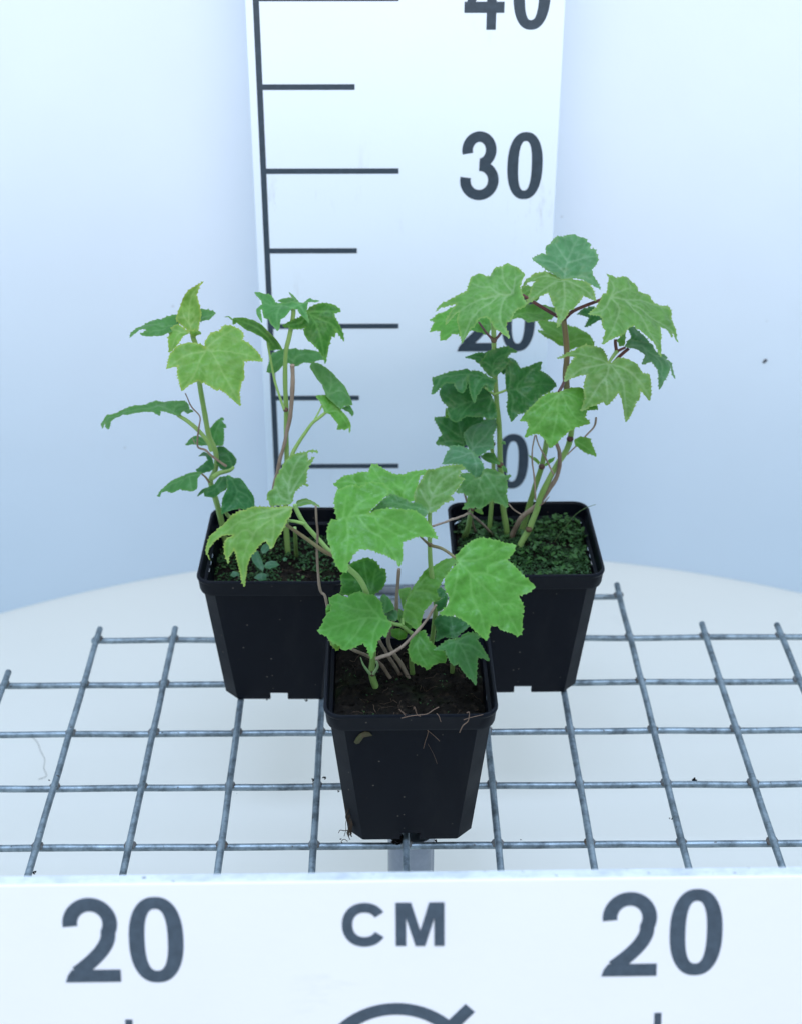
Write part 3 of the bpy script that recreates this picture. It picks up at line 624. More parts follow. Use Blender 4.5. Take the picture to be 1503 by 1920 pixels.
('R','bluish',(3.718,14.4,15.001),(0,-0.53,0.848),(0.057,0.888,-0.457),0.6,1.0,0.07,[(-.04,0),(-.34,.66),(-.41,1.14),(.01,1.57),(.55,1.80),(1.09,2.09),(1.53,1.99),(1.39,1.46),(1.17,.99),(1.20,.75),(1.22,.23),(.81,-.05),(.52,-.24),(.31,-.42)],[[(0,.05),(.21,.38),(.64,.85),(1.36,1.80)],[(.09,.19),(-.14,.8),(-.29,1.09)],[(.17,.28),(.74,.33),(1.19,.32)],[(.04,.14),(.11,1.04),(.54,1.71)]]),
('R','bluish',(3.71,13.6,15.278),(-0.103,-0.465,0.879),(0.057,0.887,-0.459),0.9,1.0,0.07,[(-1.66,-.55),(-1.40,.16),(-1.19,.38),(-1.27,.54),(-.83,.55),(-.54,.53),(-.19,.26),(0,.05),(.31,-.32),(.57,-.91),(.59,-1.35),(.38,-1.62),(.02,-1.69),(-.2,-1.14),(-.47,-.88),(-.86,-.66),(-1.42,-.62)],[[(-0,0),(-.36,.03),(-.83,.26),(-1.24,.24)],[(-0,0),(.17,-.74),(.1,-1.60)],[(-.2,.02),(-.93,-.22),(-1.58,-.51)]]),
('R','mid2',(4.292,12.6,14.585),(0,-0.756,0.655),(0.065,0.88,-0.47),0.7,1.0,0.07,[(0,.24),(.34,.24),(.74,.08),(1.13,-.13),(1.45,-.13),(1.17,-.41),(1.24,-.7),(1.15,-1.14),(1.23,-1.39),(1.24,-1.75),(1.17,-1.93),(.94,-1.71),(.63,-1.63),(.39,-1.46),(.11,-1.71),(-.29,-1.97),(-.53,-1.86),(-.84,-1.90),(-1.22,-2.00),(-.92,-1.54),(-.89,-1.22),(-1.15,-1.05),(-1.51,-1.05),(-1.34,-.73),(-1.10,-.36),(-1.34,-.24),(-1.21,.01),(-.78,.04),(-.46,-.28),(-.18,-.24)],[[(0,0),(-.18,-.28),(-.31,-.73),(-.48,-1.26),(-1.16,-1.96)],[(0,0),(.41,-.53),(.75,-1.14),(1.20,-1.87)],[(0,.04),(.54,-.08),(1.37,-.15)],[(-.12,-.24),(-.58,-.36),(-1.06,-.73),(-1.47,-1.03)],[(-.27,-.65),(-.04,-1.26),(-.27,-1.91)]]),
('R','mid2',(5.272,14.8,14.1),(0,-0.6,0.8),(0.075,0.883,-0.463),0.6,0.4,0.07,[(-1.01,.37),(-.68,.59),(-.27,.54),(-.04,.14),(.06,-.11),(-.49,0),(-.85,.18)],[[(.02,-.05),(-.48,.27),(-.97,.37)]]),
('R','mid2',(5.313,14.2,14.094),(0,-0.6,0.8),(0.076,0.881,-0.466),0.6,0.5,0.07,[(.12,.09),(.28,-.05),(.35,-.34),(.15,-.27),(.04,-.05)],[]),
('R','mid2',(5.303,14.2,15.594),(0,-0.6,0.8),(0.076,0.889,-0.452),0.6,0.3,0.07,[(0,.11),(.16,.07),(.22,-.11),(-0,-.11)],[]),
('R','mid',(3.906,13.4,11.85),(0,-0.6,0.8),(0.059,0.869,-0.492),0.6,0.6,0.07,[(-.04,0),(.33,.04),(.46,-.29),(.16,-.18)],[]),
('R','mid',(9.177,14.2,15.688),(0.104,-0.777,0.621),(0.123,0.885,-0.449),0.3,1.0,0.07,[(.02,0),(.33,.24),(.88,.15),(1.05,-.3),(1.26,-.8),(.63,-.63),(.22,-.32)],[[(.02,0),(.54,-.22),(1.22,-.78)]]),
('R','mid',(7.375,14,14.354),(0,-0.6,0.8),(0.101,0.88,-0.464),0.6,0,0.07,[(-.61,.6),(-.21,.43),(.03,.12),(-.05,-.03),(-.44,.38)],[]),
('R','mid',(7.673,14,14.276),(0,-0.6,0.8),(0.105,0.879,-0.464),0.6,0,0.07,[(-.02,.05),(.22,.35),(.59,.5),(.49,.25),(.02,-.06)],[]),
('L','yellow',(-10.107,13,21.616),(0.051,-0.669,0.741),(-0.117,0.911,-0.394),0.7,1.0,0.07,[(-.1,.19),(-.65,.36),(-1.04,.33),(-1.47,.16),(-1.84,-.28),(-1.91,-.81),(-1.97,-1.13),(-1.66,-1.02),(-1.40,-.88),(-1.41,-1.33),(-1.29,-1.81),(-1.15,-2.33),(-.81,-1.96),(-.38,-1.74),(-.04,-1.81),(.26,-2.04),(.66,-2.32),(.75,-2.19),(1.09,-2.40),(1.49,-2.81),(1.86,-3.12),(1.77,-2.38),(1.85,-1.70),(1.99,-1.59),(1.96,-1.06),(1.97,-.66),(2.31,-.6),(2.95,-.61),(2.59,-.03),(2.29,.29),(1.84,.6),(1.91,.87),(1.73,1.17),(1.38,1.32),(.89,1.34),(.65,1.01),(.17,.84),(-.06,.4),(-.05,.11)],[[(0,0),(.3,-.13),(.92,-1.34),(1.33,-2.07),(1.84,-3.01)],[(.3,-.1),(.78,-.04),(1.62,-.16),(2.80,-.56)],[(0,0),(-.32,-.62),(-.47,-1.31),(-1.11,-2.22)],[(0,0),(-.82,-.26),(-1.48,-.64),(-1.90,-1.05)],[(-0,.03),(.42,.47),(1.33,1.19)]]),
('L','yellow',(-10.979,14.5,22.02),(0,-0.848,0.53),(-0.126,0.915,-0.383),-0.5,1.0,0.07,[(-.1,-.02),(-.5,.3),(-.8,.6),(-.7,.95),(-.5,1.55),(-.2,2.05),(.2,2.30),(.64,2.58),(.4,2.28),(.27,1.85),(.45,1.15),(.5,.9),(.4,.45),(.35,.02)],[[(-.02,0),(-.15,.8),(-0,1.80),(.59,2.54)],[(-.07,.3),(-.4,.8),(-.5,1.30)],[(-.05,.3),(.3,.8)]]),
('L','mid2',(-11.715,14.6,22.302),(-0.105,-0.314,0.943),(-0.135,0.916,-0.379),0.9,1.0,0.07,[(-2.41,-.82),(-2.44,-.37),(-2.21,-.1),(-1.74,.22),(-1.16,.52),(-.11,.7),(.13,.21),(.02,-.23),(-.31,-.49),(-.9,-.64),(-1.44,-.72),(-1.92,-.51),(-1.53,-.37),(-1.64,-.25),(-2.00,-.16),(-2.28,-.43)],[[(-0,-0),(-.87,.11),(-1.88,.09),(-2.39,-.53)],[(-.6,-.08),(-1.41,-.5)]]),
('L','yellow',(-11.06,14,22.203),(-0.104,-0.621,0.777),(-0.128,0.915,-0.383),0.6,1.0,0.07,[(.05,-.06),(-.19,-.18),(-.47,-.61),(-.56,-.83),(-.95,-1.19),(-1.04,-.41),(-.97,.2),(-.68,.46),(-.32,.3)],[[(-0,-0),(-.5,-.05),(-.9,-1.03)],[(-.35,-.01),(-.86,.19)]]),
('L','mid2',(-10.685,15.6,22.208),(0,-0.406,0.914),(-0.121,0.919,-0.376),0.6,1.0,0.07,[(-.02,.66),(.36,.66),(.85,.48),(.55,-0),(-.04,-.21)],[[(-0,.07),(.78,.45)]]),
('L','yellow',(-10.842,14.2,22.092),(0,-0.6,0.8),(-0.125,0.915,-0.383),0.6,1.3,0.07,[(-.2,0),(.24,.06),(.41,-.03),(.16,-.23),(-.04,-.28)],[]),
('L','mid2',(-11.989,14,17.408),(-0.156,-0.312,0.937),(-0.136,0.891,-0.432),0.9,0.6,0.07,[(-4.01,-.55),(-4.23,-.02),(-4.00,.62),(-3.06,.89),(-1.97,.96),(-1.35,1.45),(-.72,1.22),(-.22,1.09),(.26,1.18),(.53,.79),(.63,.36),(.9,.06),(.6,-.02),(.33,.32),(.06,-.05),(-.94,.41),(-.9,-.06),(-1.30,.34),(-1.74,.54),(-3.48,.37),(-3.69,.06),(-3.70,-.6),(-3.92,-.32),(-4.00,.11),(-4.05,-.21)],[[(-0,.04),(-.92,.78),(-1.95,.74),(-3.63,.56),(-4.11,.05)],[(-.26,.25),(-.2,.83),(.27,1.01)],[(-1.16,.78),(-1.34,1.36)]]),
('L','mid2',(-10.604,16.5,14.46),(0.105,-0.843,0.527),(-0.114,0.886,-0.45),0.3,0.6,0.07,[(-.12,.73),(.24,1.23),(.61,1.48),(.7,1.35),(.55,1.29),(.85,.93),(.67,.86),(.7,.43),(.64,-.12),(.06,-.12),(-.09,.24)],[[(.06,-.06),(.24,.68),(.55,1.35)]]),
('L','mid2',(-10.778,16,14.783),(0,-0.6,0.8),(-0.117,0.886,-0.449),0.6,0.5,0.07,[(-1.21,-.13),(-.92,.21),(-.62,.41),(-.32,.34),(.04,-.14),(-.47,-.21),(-.84,-.13),(-1.11,-.16)],[[(0,-.07),(-.67,.14),(-1.14,-.13)]]),
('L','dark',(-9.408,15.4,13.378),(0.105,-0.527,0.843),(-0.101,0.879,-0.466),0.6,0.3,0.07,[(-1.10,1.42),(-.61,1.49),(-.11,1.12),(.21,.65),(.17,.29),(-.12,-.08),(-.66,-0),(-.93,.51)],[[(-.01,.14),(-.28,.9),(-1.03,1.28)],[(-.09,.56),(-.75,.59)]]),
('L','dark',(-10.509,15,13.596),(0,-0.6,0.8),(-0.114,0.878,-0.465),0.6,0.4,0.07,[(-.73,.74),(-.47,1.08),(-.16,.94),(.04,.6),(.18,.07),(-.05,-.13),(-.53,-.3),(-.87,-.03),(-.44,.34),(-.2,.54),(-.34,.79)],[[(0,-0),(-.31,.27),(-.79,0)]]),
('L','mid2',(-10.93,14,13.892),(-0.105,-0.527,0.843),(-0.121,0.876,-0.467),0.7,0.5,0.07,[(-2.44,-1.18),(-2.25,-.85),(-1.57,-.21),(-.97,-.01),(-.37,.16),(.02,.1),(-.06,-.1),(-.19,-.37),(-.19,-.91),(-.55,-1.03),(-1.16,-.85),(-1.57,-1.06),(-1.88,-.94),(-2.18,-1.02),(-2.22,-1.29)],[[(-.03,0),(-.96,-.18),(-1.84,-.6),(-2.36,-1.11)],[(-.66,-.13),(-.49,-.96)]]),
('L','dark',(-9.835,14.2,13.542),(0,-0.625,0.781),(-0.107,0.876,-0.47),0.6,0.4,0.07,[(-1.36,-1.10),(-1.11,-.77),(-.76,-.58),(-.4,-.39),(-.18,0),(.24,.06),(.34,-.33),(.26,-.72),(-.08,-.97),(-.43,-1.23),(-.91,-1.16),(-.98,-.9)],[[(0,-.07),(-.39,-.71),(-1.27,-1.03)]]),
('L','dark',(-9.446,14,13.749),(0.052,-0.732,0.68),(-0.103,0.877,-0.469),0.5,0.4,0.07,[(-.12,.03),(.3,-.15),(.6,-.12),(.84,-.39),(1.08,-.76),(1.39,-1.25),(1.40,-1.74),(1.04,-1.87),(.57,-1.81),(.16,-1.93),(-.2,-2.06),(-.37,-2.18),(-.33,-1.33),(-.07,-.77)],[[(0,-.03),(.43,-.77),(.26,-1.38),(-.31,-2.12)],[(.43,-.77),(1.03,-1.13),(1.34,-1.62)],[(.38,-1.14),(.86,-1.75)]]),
('L','mid2',(-5.748,15,23.006),(0,-0.468,0.884),(-0.061,0.926,-0.372),0.8,0.5,0.07,[(-2.03,1.12),(-1.57,1.18),(-1.14,1.03),(-.9,.6),(-.76,.54),(-.15,.48),(.36,.42),(.59,.42),(.86,.69),(1.41,.65),(1.23,.51),(.82,.36),(.74,-.24),(.9,-.92),(.52,-.6),(.28,-.06),(-0,.06),(-.13,-.24),(-.22,-.42),(-.57,-.89),(-.68,-1.51),(-1.02,-1.06),(-1.22,-.59),(-1.45,-.53),(-1.57,.07),(-1.65,-.11),(-1.53,-.91),(-1.82,-.41),(-1.86,-.05),(-1.58,.4),(-1.64,.67)],[[(-0,.06),(-.56,.36),(-1.26,.42),(-1.98,1.09)],[(-.56,.36),(-.77,-.3),(-.7,-1.42)],[(-0,.12),(.36,.24),(.6,-.18),(.87,-.86)],[(.36,.3),(1.32,.64)]]),
('L','mid2',(-5.951,16.2,22.948),(0,-0.6,0.8),(-0.062,0.928,-0.368),0.6,0.4,0.07,[(-.63,.03),(-.38,.25),(.11,.33),(-.06,.68),(.27,.35),(.51,-.06),(0,-.11)],[[(0,-.03),(.28,.19),(-.01,.63)]]),
('L','under',(-5.002,15.6,22.613),(0.157,-0.837,0.523),(-0.051,0.926,-0.374),0.4,1.0,0.07,[(-.02,-0),(.09,.24),(.51,.43),(.98,.52),(1.36,.46),(1.64,.28),(1.78,.09),(1.40,-.06),(1.45,-.29),(1.64,-.62),(1.87,-1.03),(1.96,-1.50),(1.73,-1.22),(1.46,-.9),(1.47,-1.23),(1.26,-1.28),(1.12,-1.80),(1.02,-2.41),(.95,-2.72),(.84,-2.32),(.56,-1.95),(.18,-1.59),(-.1,-1.26),(-.19,-.99),(-.09,-.8),(-.47,-.9),(-.84,-.91),(-1.33,-.78),(-.84,-.49),(-.42,-.29)],[[(-0,-.02),(.23,-.23),(.51,-.69),(.74,-1.53),(.95,-2.60)],[(-0,-.02),(.7,-.36),(1.36,-.67),(1.89,-1.31)],[(0,.02),(.89,.07),(1.69,.1)],[(.05,-.09),(-.42,-.57),(-1.26,-.78)]]),
('L','under',(-7.154,15.6,21.166),(-0.104,-0.621,0.777),(-0.077,0.918,-0.389),0.4,0.2,0.07,[(-2.38,1.38),(-2.14,1.42),(-1.92,1.28),(-1.85,1.34),(-1.42,1.28),(-.74,1.06),(-.35,.77),(-.01,.43),(.33,.09),(.62,-.35),(.85,-.79),(.54,-.82),(.21,-.8),(.06,-.32),(-.29,.02),(-.91,.37),(-1.50,.89),(-1.70,1.06),(-1.91,.97),(-1.94,1.21),(-2.14,1.34)],[[(-.03,.11),(-.68,.68),(-1.80,1.28)],[(-0,.11),(.34,-.44)]]),
('L','mid2',(-5.949,17.2,19.023),(0,-0.53,0.848),(-0.06,0.913,-0.404),0.5,0.5,0.07,[(-1.43,-.63),(-1.27,.3),(-1.18,.65),(-.6,.82),(.08,.82),(.56,.76),(1.05,.81),(1.44,.69),(1.69,.23),(1.21,.05),(.58,-0),(.1,-.23),(-.24,-.06),(-.53,-.11),(-.95,-.58)],[[(0,0),(.23,.47),(1.29,.64)],[(-0,.06),(-.49,.41),(-1.34,-.46)]]),
('L','mid2',(-4.003,15.4,17.851),(0.104,-0.621,0.777),(-0.037,0.905,-0.425),0.5,0.4,0.07,[(-1.04,1.66),(-.91,2.01),(-.25,1.79),(.14,1.55),(.45,1.17),(.76,.8),(1.11,.18),(1.31,-.49),(.85,-.6),(.69,-.81),(.31,-.49),(-.13,-.01),(-.35,.66),(-.74,1.16)],[[(0,0),(.15,.73),(.1,1.46)],[(-0,.04),(-.47,.92),(-.9,1.75)],[(.04,.09),(.61,.37),(1.07,.05)]]),
('L','mid',(-4.114,14.8,17.209),(0.104,-0.677,0.729),(-0.039,0.9,-0.434),0.5,0.5,0.07,[(-.58,.92),(-.24,.93),(.11,.99),(.53,.68),(.8,.11),(1.15,-.28),(1.34,-.73),(1.27,-1.22),(1.23,-.85),(.96,-1.02),(.84,-.95),(.58,-1.04),(.65,-.71),(.23,-.15),(-.08,-0),(-.23,.4)],[[(0,0),(.26,.34),(.26,.83)],[(0,0),(.61,.06),(1.19,-.73)],[(.04,.08),(-.5,.86)]]),
('L','mid2',(-3.264,15.8,16.98),(0,-0.6,0.8),(-0.028,0.902,-0.432),0.6,0.4,0.07,[(-.08,-.04),(.42,.11),(.62,-.39),(.54,-.61),(.35,-.3)],[[(0,-.04),(.43,-.18),(.55,-.52)]]),
('F','light',(-5.364,3.6,17.875),(-0.104,-0.777,0.621),(-0.062,0.871,-0.487),-0.3,1.0,0.07,[(0,-.02),(-.5,-.12),(-.99,-.15),(-1.17,.38),(-.86,.68),(-.78,1.03),(-.6,1.43),(-.3,2.00),(.05,2.30),(.67,2.44),(.93,2.52),(1.26,2.40),(.8,2.43),(.71,2.33),(.76,1.97),(1.09,2.16),(.8,1.70),(.72,1.40),(.68,.87),(.85,.8),(.5,.83),(.15,.53)],[[(-.04,.04),(-.16,.66),(-.03,1.32),(.36,2.11),(.71,2.42)],[(-.09,.35),(.24,.96),(.8,1.75)],[(-.07,.09),(-.51,.28),(-.73,.81)],[(-.14,.75),(-.47,1.33)]]),
('F','yellow',(-5.342,2.9,18.069),(-0.207,-0.518,0.83),(-0.062,0.87,-0.489),1.1,1.0,0.07,[(.02,.05),(-.36,.09),(-.8,.05),(-1.52,.06),(-2.14,.01),(-2.63,-.18),(-3.11,-.42),(-3.50,-.72),(-3.84,-1.12),(-4.00,-1.44),(-4.09,-1.96),(-3.81,-2.51),(-3.96,-2.19),(-3.94,-1.83),(-3.73,-1.52),(-3.34,-1.22),(-3.12,-1.15),(-2.76,-1.19),(-3.11,-1.44),(-3.20,-1.86),(-3.16,-2.20),(-2.98,-2.65),(-2.98,-2.32),(-2.73,-1.92),(-2.63,-2.17),(-2.52,-2.65),(-2.36,-3.28),(-2.11,-4.04),(-2.08,-3.55),(-2.07,-2.89),(-1.87,-2.34),(-1.53,-1.95),(-1.14,-1.71),(-.91,-2.12),(-.66,-1.72),(-.45,-1.31),(-.28,-.99),(-.2,-.71),(-.01,-.44)],[[(0,0),(-.87,-.51),(-1.73,-1.31),(-2.26,-2.44),(-2.11,-3.92)],[(0,0),(-1.15,-.11),(-2.70,-.71),(-3.69,-1.37),(-4.04,-2.01)],[(-.87,-.51),(-.77,-.93),(-.9,-2.02)],[(-1.73,-1.31),(-2.23,-1.06),(-2.88,-1.56),(-3.00,-2.55)],[(-.48,-.24),(-1.36,-.52),(-2.47,-.74)]]),
('F','light',(-5.246,4,17.451),(0,-0.6,0.8),(-0.06,0.87,-0.489),0.6,0.5,0.07,[(.04,-.02),(.08,.24),(.47,.38),(.91,.23),(1.22,-.05),(.79,.09),(.35,-.03)],[[(.04,.05),(.56,.24),(1.18,-.03)]]),
('F','fresh',(-3.062,1.4,18.216),(0.05,-0.599,0.799),(-0.031,0.867,-0.497),0.8,1.0,0.07,[(-.07,-0),(-.16,.22),(-.24,.91),(-.13,1.42),(.01,1.49),(.42,1.73),(.93,1.69),(1.43,1.90),(1.94,1.86),(2.21,1.56),(2.26,1.36),(1.84,.9),(1.48,.5),(1.29,.32),(1.84,.48),(2.39,.56),(3.07,.5),(3.44,.48),(3.85,.24),(4.21,-.2),(4.54,-.89),(4.11,-.75),(3.65,-.75),(3.29,-.91),(2.88,-1.06),(2.87,-1.40),(2.89,-1.89),(2.73,-2.32),(2.60,-1.99),(2.02,-1.71),(1.57,-1.57),(1.29,-1.47),(.89,-1.48),(.62,-1.77),(.4,-2.12),(.36,-2.50),(.18,-2.60),(-.09,-2.36),(-.23,-2.03),(-.42,-1.26),(-.51,-1.01),(-.56,-.62),(-.43,-.13)],[[(-0,0),(.38,.13),(1.16,.28),(2.29,.01),(3.43,-.56),(4.47,-.86)],[(.84,.21),(1.38,-.49),(2.02,-.93),(2.38,-1.51),(2.75,-2.25)],[(.34,.1),(.41,-1.05),(.2,-2.46)],[(.38,.13),(.66,.58),(1.16,.99),(2.07,1.36)],[(.16,.05),(.22,.57),(.31,1.17)],[(1.61,.2),(1.84,-.24),(2.97,-.76)]]),
('F','fresh',(-0.04,5,17.21),(0,-0.567,0.824),(0.012,0.874,-0.486),0.6,1.0,0.07,[(-3.45,.87),(-3.12,1.17),(-2.30,1.46),(-1.72,1.51),(-1.63,1.90),(-1.38,1.95),(-1,1.76),(-.56,1.46),(-.08,1.34),(.5,1.56),(1.13,1.64),(1.02,1.31),(.73,1.23),(.66,.96),(.53,.37),(.43,-.11),(-0,-.16),(-.48,.16),(-1.19,.22),(-2.15,.38),(-3.11,.5),(-3.30,.77)],[[(-.05,-.05),(-.02,.54),(.49,1.29),(1.08,1.61)],[(-.02,.43),(-.52,.97)],[(-.05,0),(-.76,.65),(-1.19,1.19),(-1.53,1.84)],[(-.71,.54),(-2.15,.98),(-3.21,.98)]]),
('F','light',(1.095,3,17.679),(0.052,-0.78,0.624),(0.029,0.869,-0.493),-0.2,1.0,0.07,[(-.07,-0),(-.47,.05),(-.7,.47),(-.72,.8),(-.55,1.22),(-.31,1.60),(-.08,1.99),(.25,2.01),(.49,2.13),(1.05,2.23),(1.43,2.26),(1.71,2.11),(1.47,1.99),(1.40,1.66),(1.65,1.62),(1.42,1.28),(1.18,.95),(.99,.76),(1.17,.62),(.7,.47),(.33,.1),(.14,-.02)],[[(0,0),(.03,.33),(.15,.8),(.62,1.52),(1.61,2.14)],[(0,.28),(-.32,.8),(-.46,1.08)],[(.15,.8),(-.04,1.27),(.06,1.84)],[(.1,.66),(.71,.95),(1.42,1.42)],[(.03,.19),(1.08,.62)]]),
('F','mid2',(1.013,2.6,17.88),(0,-0.406,0.914),(0.028,0.869,-0.494),0.4,1.0,0.07,[(-2.75,-.06),(-2.24,.62),(-1.77,1.11),(-1.31,1.02),(-.85,.67),(-.39,.43),(.01,.03),(-.12,-.26),(-.58,-.03),(-.62,.12),(-1.08,.15),(-1.41,.21),(-1.78,.26),(-2.24,.18)],[[(0,0),(-.85,.44),(-1.78,.67),(-2.70,-.01)]]),
('F','fresh',(2.387,0.9,16.245),(0.102,-0.767,0.634),(0.048,0.852,-0.521),0.6,1.0,0.07,[(-0,-.05),(-.14,.21),(.29,.7),(.71,1.00),(1.08,1.10),(1.64,1.01),(2.20,.88),(2.66,.79),(2.56,.4),(2.23,.11),(2.69,-.3),(3.10,-.76),(3.58,-1.17),(3.18,-1.47),(2.76,-1.57),(2.98,-2.05),(3.04,-2.37),(2.92,-2.42),(2.96,-2.83),(2.93,-3.29),(2.76,-3.47),(2.40,-3.31),(1.98,-3.18),(1.76,-2.99),(1.41,-2.95),(1.41,-3.20),(1.26,-3.68),(.78,-3.30),(.47,-2.93),(.06,-2.62),(-.22,-2.48),(-.49,-2.51),(-.95,-2.44),(-.49,-2.07),(-.44,-1.66),(-.66,-1.29),(-.66,-.79),(-.37,-.42)],[[(0,-0),(.55,-.59),(1.19,-1.23),(1.91,-2.01),(2.32,-2.51),(2.79,-3.38)],[(.55,-.59),(1.33,-.56),(2.35,-.99),(3.53,-1.17)],[(.52,-.6),(.62,-1.65),(.98,-2.47),(1.25,-3.59)],[(-0,-.02),(-.1,-.69),(-.32,-1.70),(-.86,-2.40)],[(0,-0),(.83,.08),(1.44,.27),(1.91,.62),(2.59,.75)],[(0,.02),(.47,.42),(.94,.7)],[(1.91,-2.01),(2.42,-1.96),(2.97,-2.23)],[(1.33,-.56),(1.43,-.17),(2.18,.11)]]),
('F','fresh',(-0.151,2.4,11.911),(0.05,-0.706,0.706),(0.011,0.832,-0.555),0.3,0.6,0.07,[(2.66,3.23),(2.07,3.13),(1.58,2.82),(1.19,2.62),(.79,2.12),(.4,1.52),(.1,.83),(-.01,.24),(.05,.07),(.38,-.14),(.77,-.46),(.87,0),(1.02,.54),(1.41,.99),(1.80,1.11),(1.95,1.29),(1.75,1.34),(1.71,1.58),(1.96,2.13),(2.25,2.43),(2.41,2.78),(2.73,3.03)],[[(0,.07),(.08,.78),(.49,1.48),(1.08,2.17),(1.97,2.83),(2.56,3.13)],[(.05,.69),(.58,.35),(.77,-.39)],[(.54,1.53),(1.08,1.58),(1.75,1.29)],[(.15,.98),(.59,.89),(.97,.59)]]),
('F','fresh',(-0.161,3.6,11.869),(0,-0.6,0.8),(0.011,0.836,-0.548),0.6,0.3,0.07,[(-.19,.99),(.43,1.14),(.37,.78),(.17,.41),(.03,-.05),(-.07,.47)],[]),
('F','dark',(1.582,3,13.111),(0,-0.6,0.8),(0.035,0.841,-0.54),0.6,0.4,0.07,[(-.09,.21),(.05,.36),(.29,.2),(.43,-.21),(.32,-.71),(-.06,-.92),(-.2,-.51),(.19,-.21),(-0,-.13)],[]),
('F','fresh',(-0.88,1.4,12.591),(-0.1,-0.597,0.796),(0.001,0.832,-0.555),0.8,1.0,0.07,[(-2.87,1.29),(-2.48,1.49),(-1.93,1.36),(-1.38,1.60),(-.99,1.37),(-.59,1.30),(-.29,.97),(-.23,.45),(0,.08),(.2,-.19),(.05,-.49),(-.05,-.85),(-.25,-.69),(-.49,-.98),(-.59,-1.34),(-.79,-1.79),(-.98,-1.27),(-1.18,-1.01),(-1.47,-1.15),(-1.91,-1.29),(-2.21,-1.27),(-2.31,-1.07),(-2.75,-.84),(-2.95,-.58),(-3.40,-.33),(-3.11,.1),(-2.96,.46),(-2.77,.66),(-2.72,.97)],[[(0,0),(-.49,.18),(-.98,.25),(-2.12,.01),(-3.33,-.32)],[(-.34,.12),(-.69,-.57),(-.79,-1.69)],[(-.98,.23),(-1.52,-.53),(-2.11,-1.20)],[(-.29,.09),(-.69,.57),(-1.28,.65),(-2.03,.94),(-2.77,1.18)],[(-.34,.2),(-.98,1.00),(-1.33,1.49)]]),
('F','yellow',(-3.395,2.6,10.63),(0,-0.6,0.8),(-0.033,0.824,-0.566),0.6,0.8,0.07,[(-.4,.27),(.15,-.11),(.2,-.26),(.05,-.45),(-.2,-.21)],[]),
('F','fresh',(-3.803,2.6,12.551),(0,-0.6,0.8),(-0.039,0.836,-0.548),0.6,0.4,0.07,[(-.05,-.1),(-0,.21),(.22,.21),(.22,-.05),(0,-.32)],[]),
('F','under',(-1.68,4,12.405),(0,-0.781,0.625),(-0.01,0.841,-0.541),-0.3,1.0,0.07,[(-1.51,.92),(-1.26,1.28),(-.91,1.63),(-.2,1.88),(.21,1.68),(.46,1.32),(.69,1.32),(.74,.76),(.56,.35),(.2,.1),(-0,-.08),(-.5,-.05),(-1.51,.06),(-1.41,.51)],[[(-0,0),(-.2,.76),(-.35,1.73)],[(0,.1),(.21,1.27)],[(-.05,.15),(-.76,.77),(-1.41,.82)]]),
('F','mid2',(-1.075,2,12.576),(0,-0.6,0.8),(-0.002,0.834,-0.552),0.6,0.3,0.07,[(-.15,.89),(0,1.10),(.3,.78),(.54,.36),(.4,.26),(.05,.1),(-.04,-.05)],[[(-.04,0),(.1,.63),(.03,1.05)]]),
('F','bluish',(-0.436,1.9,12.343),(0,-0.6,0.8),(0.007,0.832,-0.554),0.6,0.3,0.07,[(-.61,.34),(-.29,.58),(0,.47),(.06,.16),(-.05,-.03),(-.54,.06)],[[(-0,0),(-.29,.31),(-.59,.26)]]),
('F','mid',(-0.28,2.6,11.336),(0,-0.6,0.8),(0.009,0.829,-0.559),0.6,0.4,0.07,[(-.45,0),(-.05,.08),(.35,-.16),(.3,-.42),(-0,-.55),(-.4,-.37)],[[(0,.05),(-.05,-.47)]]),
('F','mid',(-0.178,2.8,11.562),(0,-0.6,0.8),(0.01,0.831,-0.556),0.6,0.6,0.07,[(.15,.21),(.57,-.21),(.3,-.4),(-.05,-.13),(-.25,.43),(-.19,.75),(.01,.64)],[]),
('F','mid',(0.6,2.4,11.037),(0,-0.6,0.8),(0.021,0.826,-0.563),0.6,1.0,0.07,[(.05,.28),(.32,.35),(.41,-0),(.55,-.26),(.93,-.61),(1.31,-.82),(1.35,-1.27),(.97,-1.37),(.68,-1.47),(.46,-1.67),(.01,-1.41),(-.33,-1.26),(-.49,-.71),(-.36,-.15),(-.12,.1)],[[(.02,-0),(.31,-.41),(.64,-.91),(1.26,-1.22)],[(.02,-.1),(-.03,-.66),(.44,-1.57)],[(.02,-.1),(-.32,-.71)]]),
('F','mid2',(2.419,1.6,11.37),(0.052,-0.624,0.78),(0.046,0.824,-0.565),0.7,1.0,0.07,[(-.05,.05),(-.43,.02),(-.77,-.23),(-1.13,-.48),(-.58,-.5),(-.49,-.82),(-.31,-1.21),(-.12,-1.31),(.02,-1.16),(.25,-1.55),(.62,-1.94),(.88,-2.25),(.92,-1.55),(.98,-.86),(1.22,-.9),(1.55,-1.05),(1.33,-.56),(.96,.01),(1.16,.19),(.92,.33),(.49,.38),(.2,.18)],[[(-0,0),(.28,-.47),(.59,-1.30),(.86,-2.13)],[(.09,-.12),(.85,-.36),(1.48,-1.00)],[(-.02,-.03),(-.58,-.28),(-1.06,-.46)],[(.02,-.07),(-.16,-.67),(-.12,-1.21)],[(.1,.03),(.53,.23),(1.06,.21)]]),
('F','dark',(2.423,3,10.499),(0,-0.68,0.733),(0.045,0.824,-0.564),0.6,1.0,0.07,[(-1.04,.91),(-.79,1.21),(-.25,1.20),(.29,1.05),(.77,.7),(.62,.55),(.27,.3),(0,0),(-.51,.15),(-.95,-.12),(-.9,.45)],[[(.01,-0),(-.11,.6),(-.2,1.15)],[(-.07,.45),(-.74,.85)],[(-.04,.25),(.67,.65)],[(-.07,.35),(-.9,0)]]),
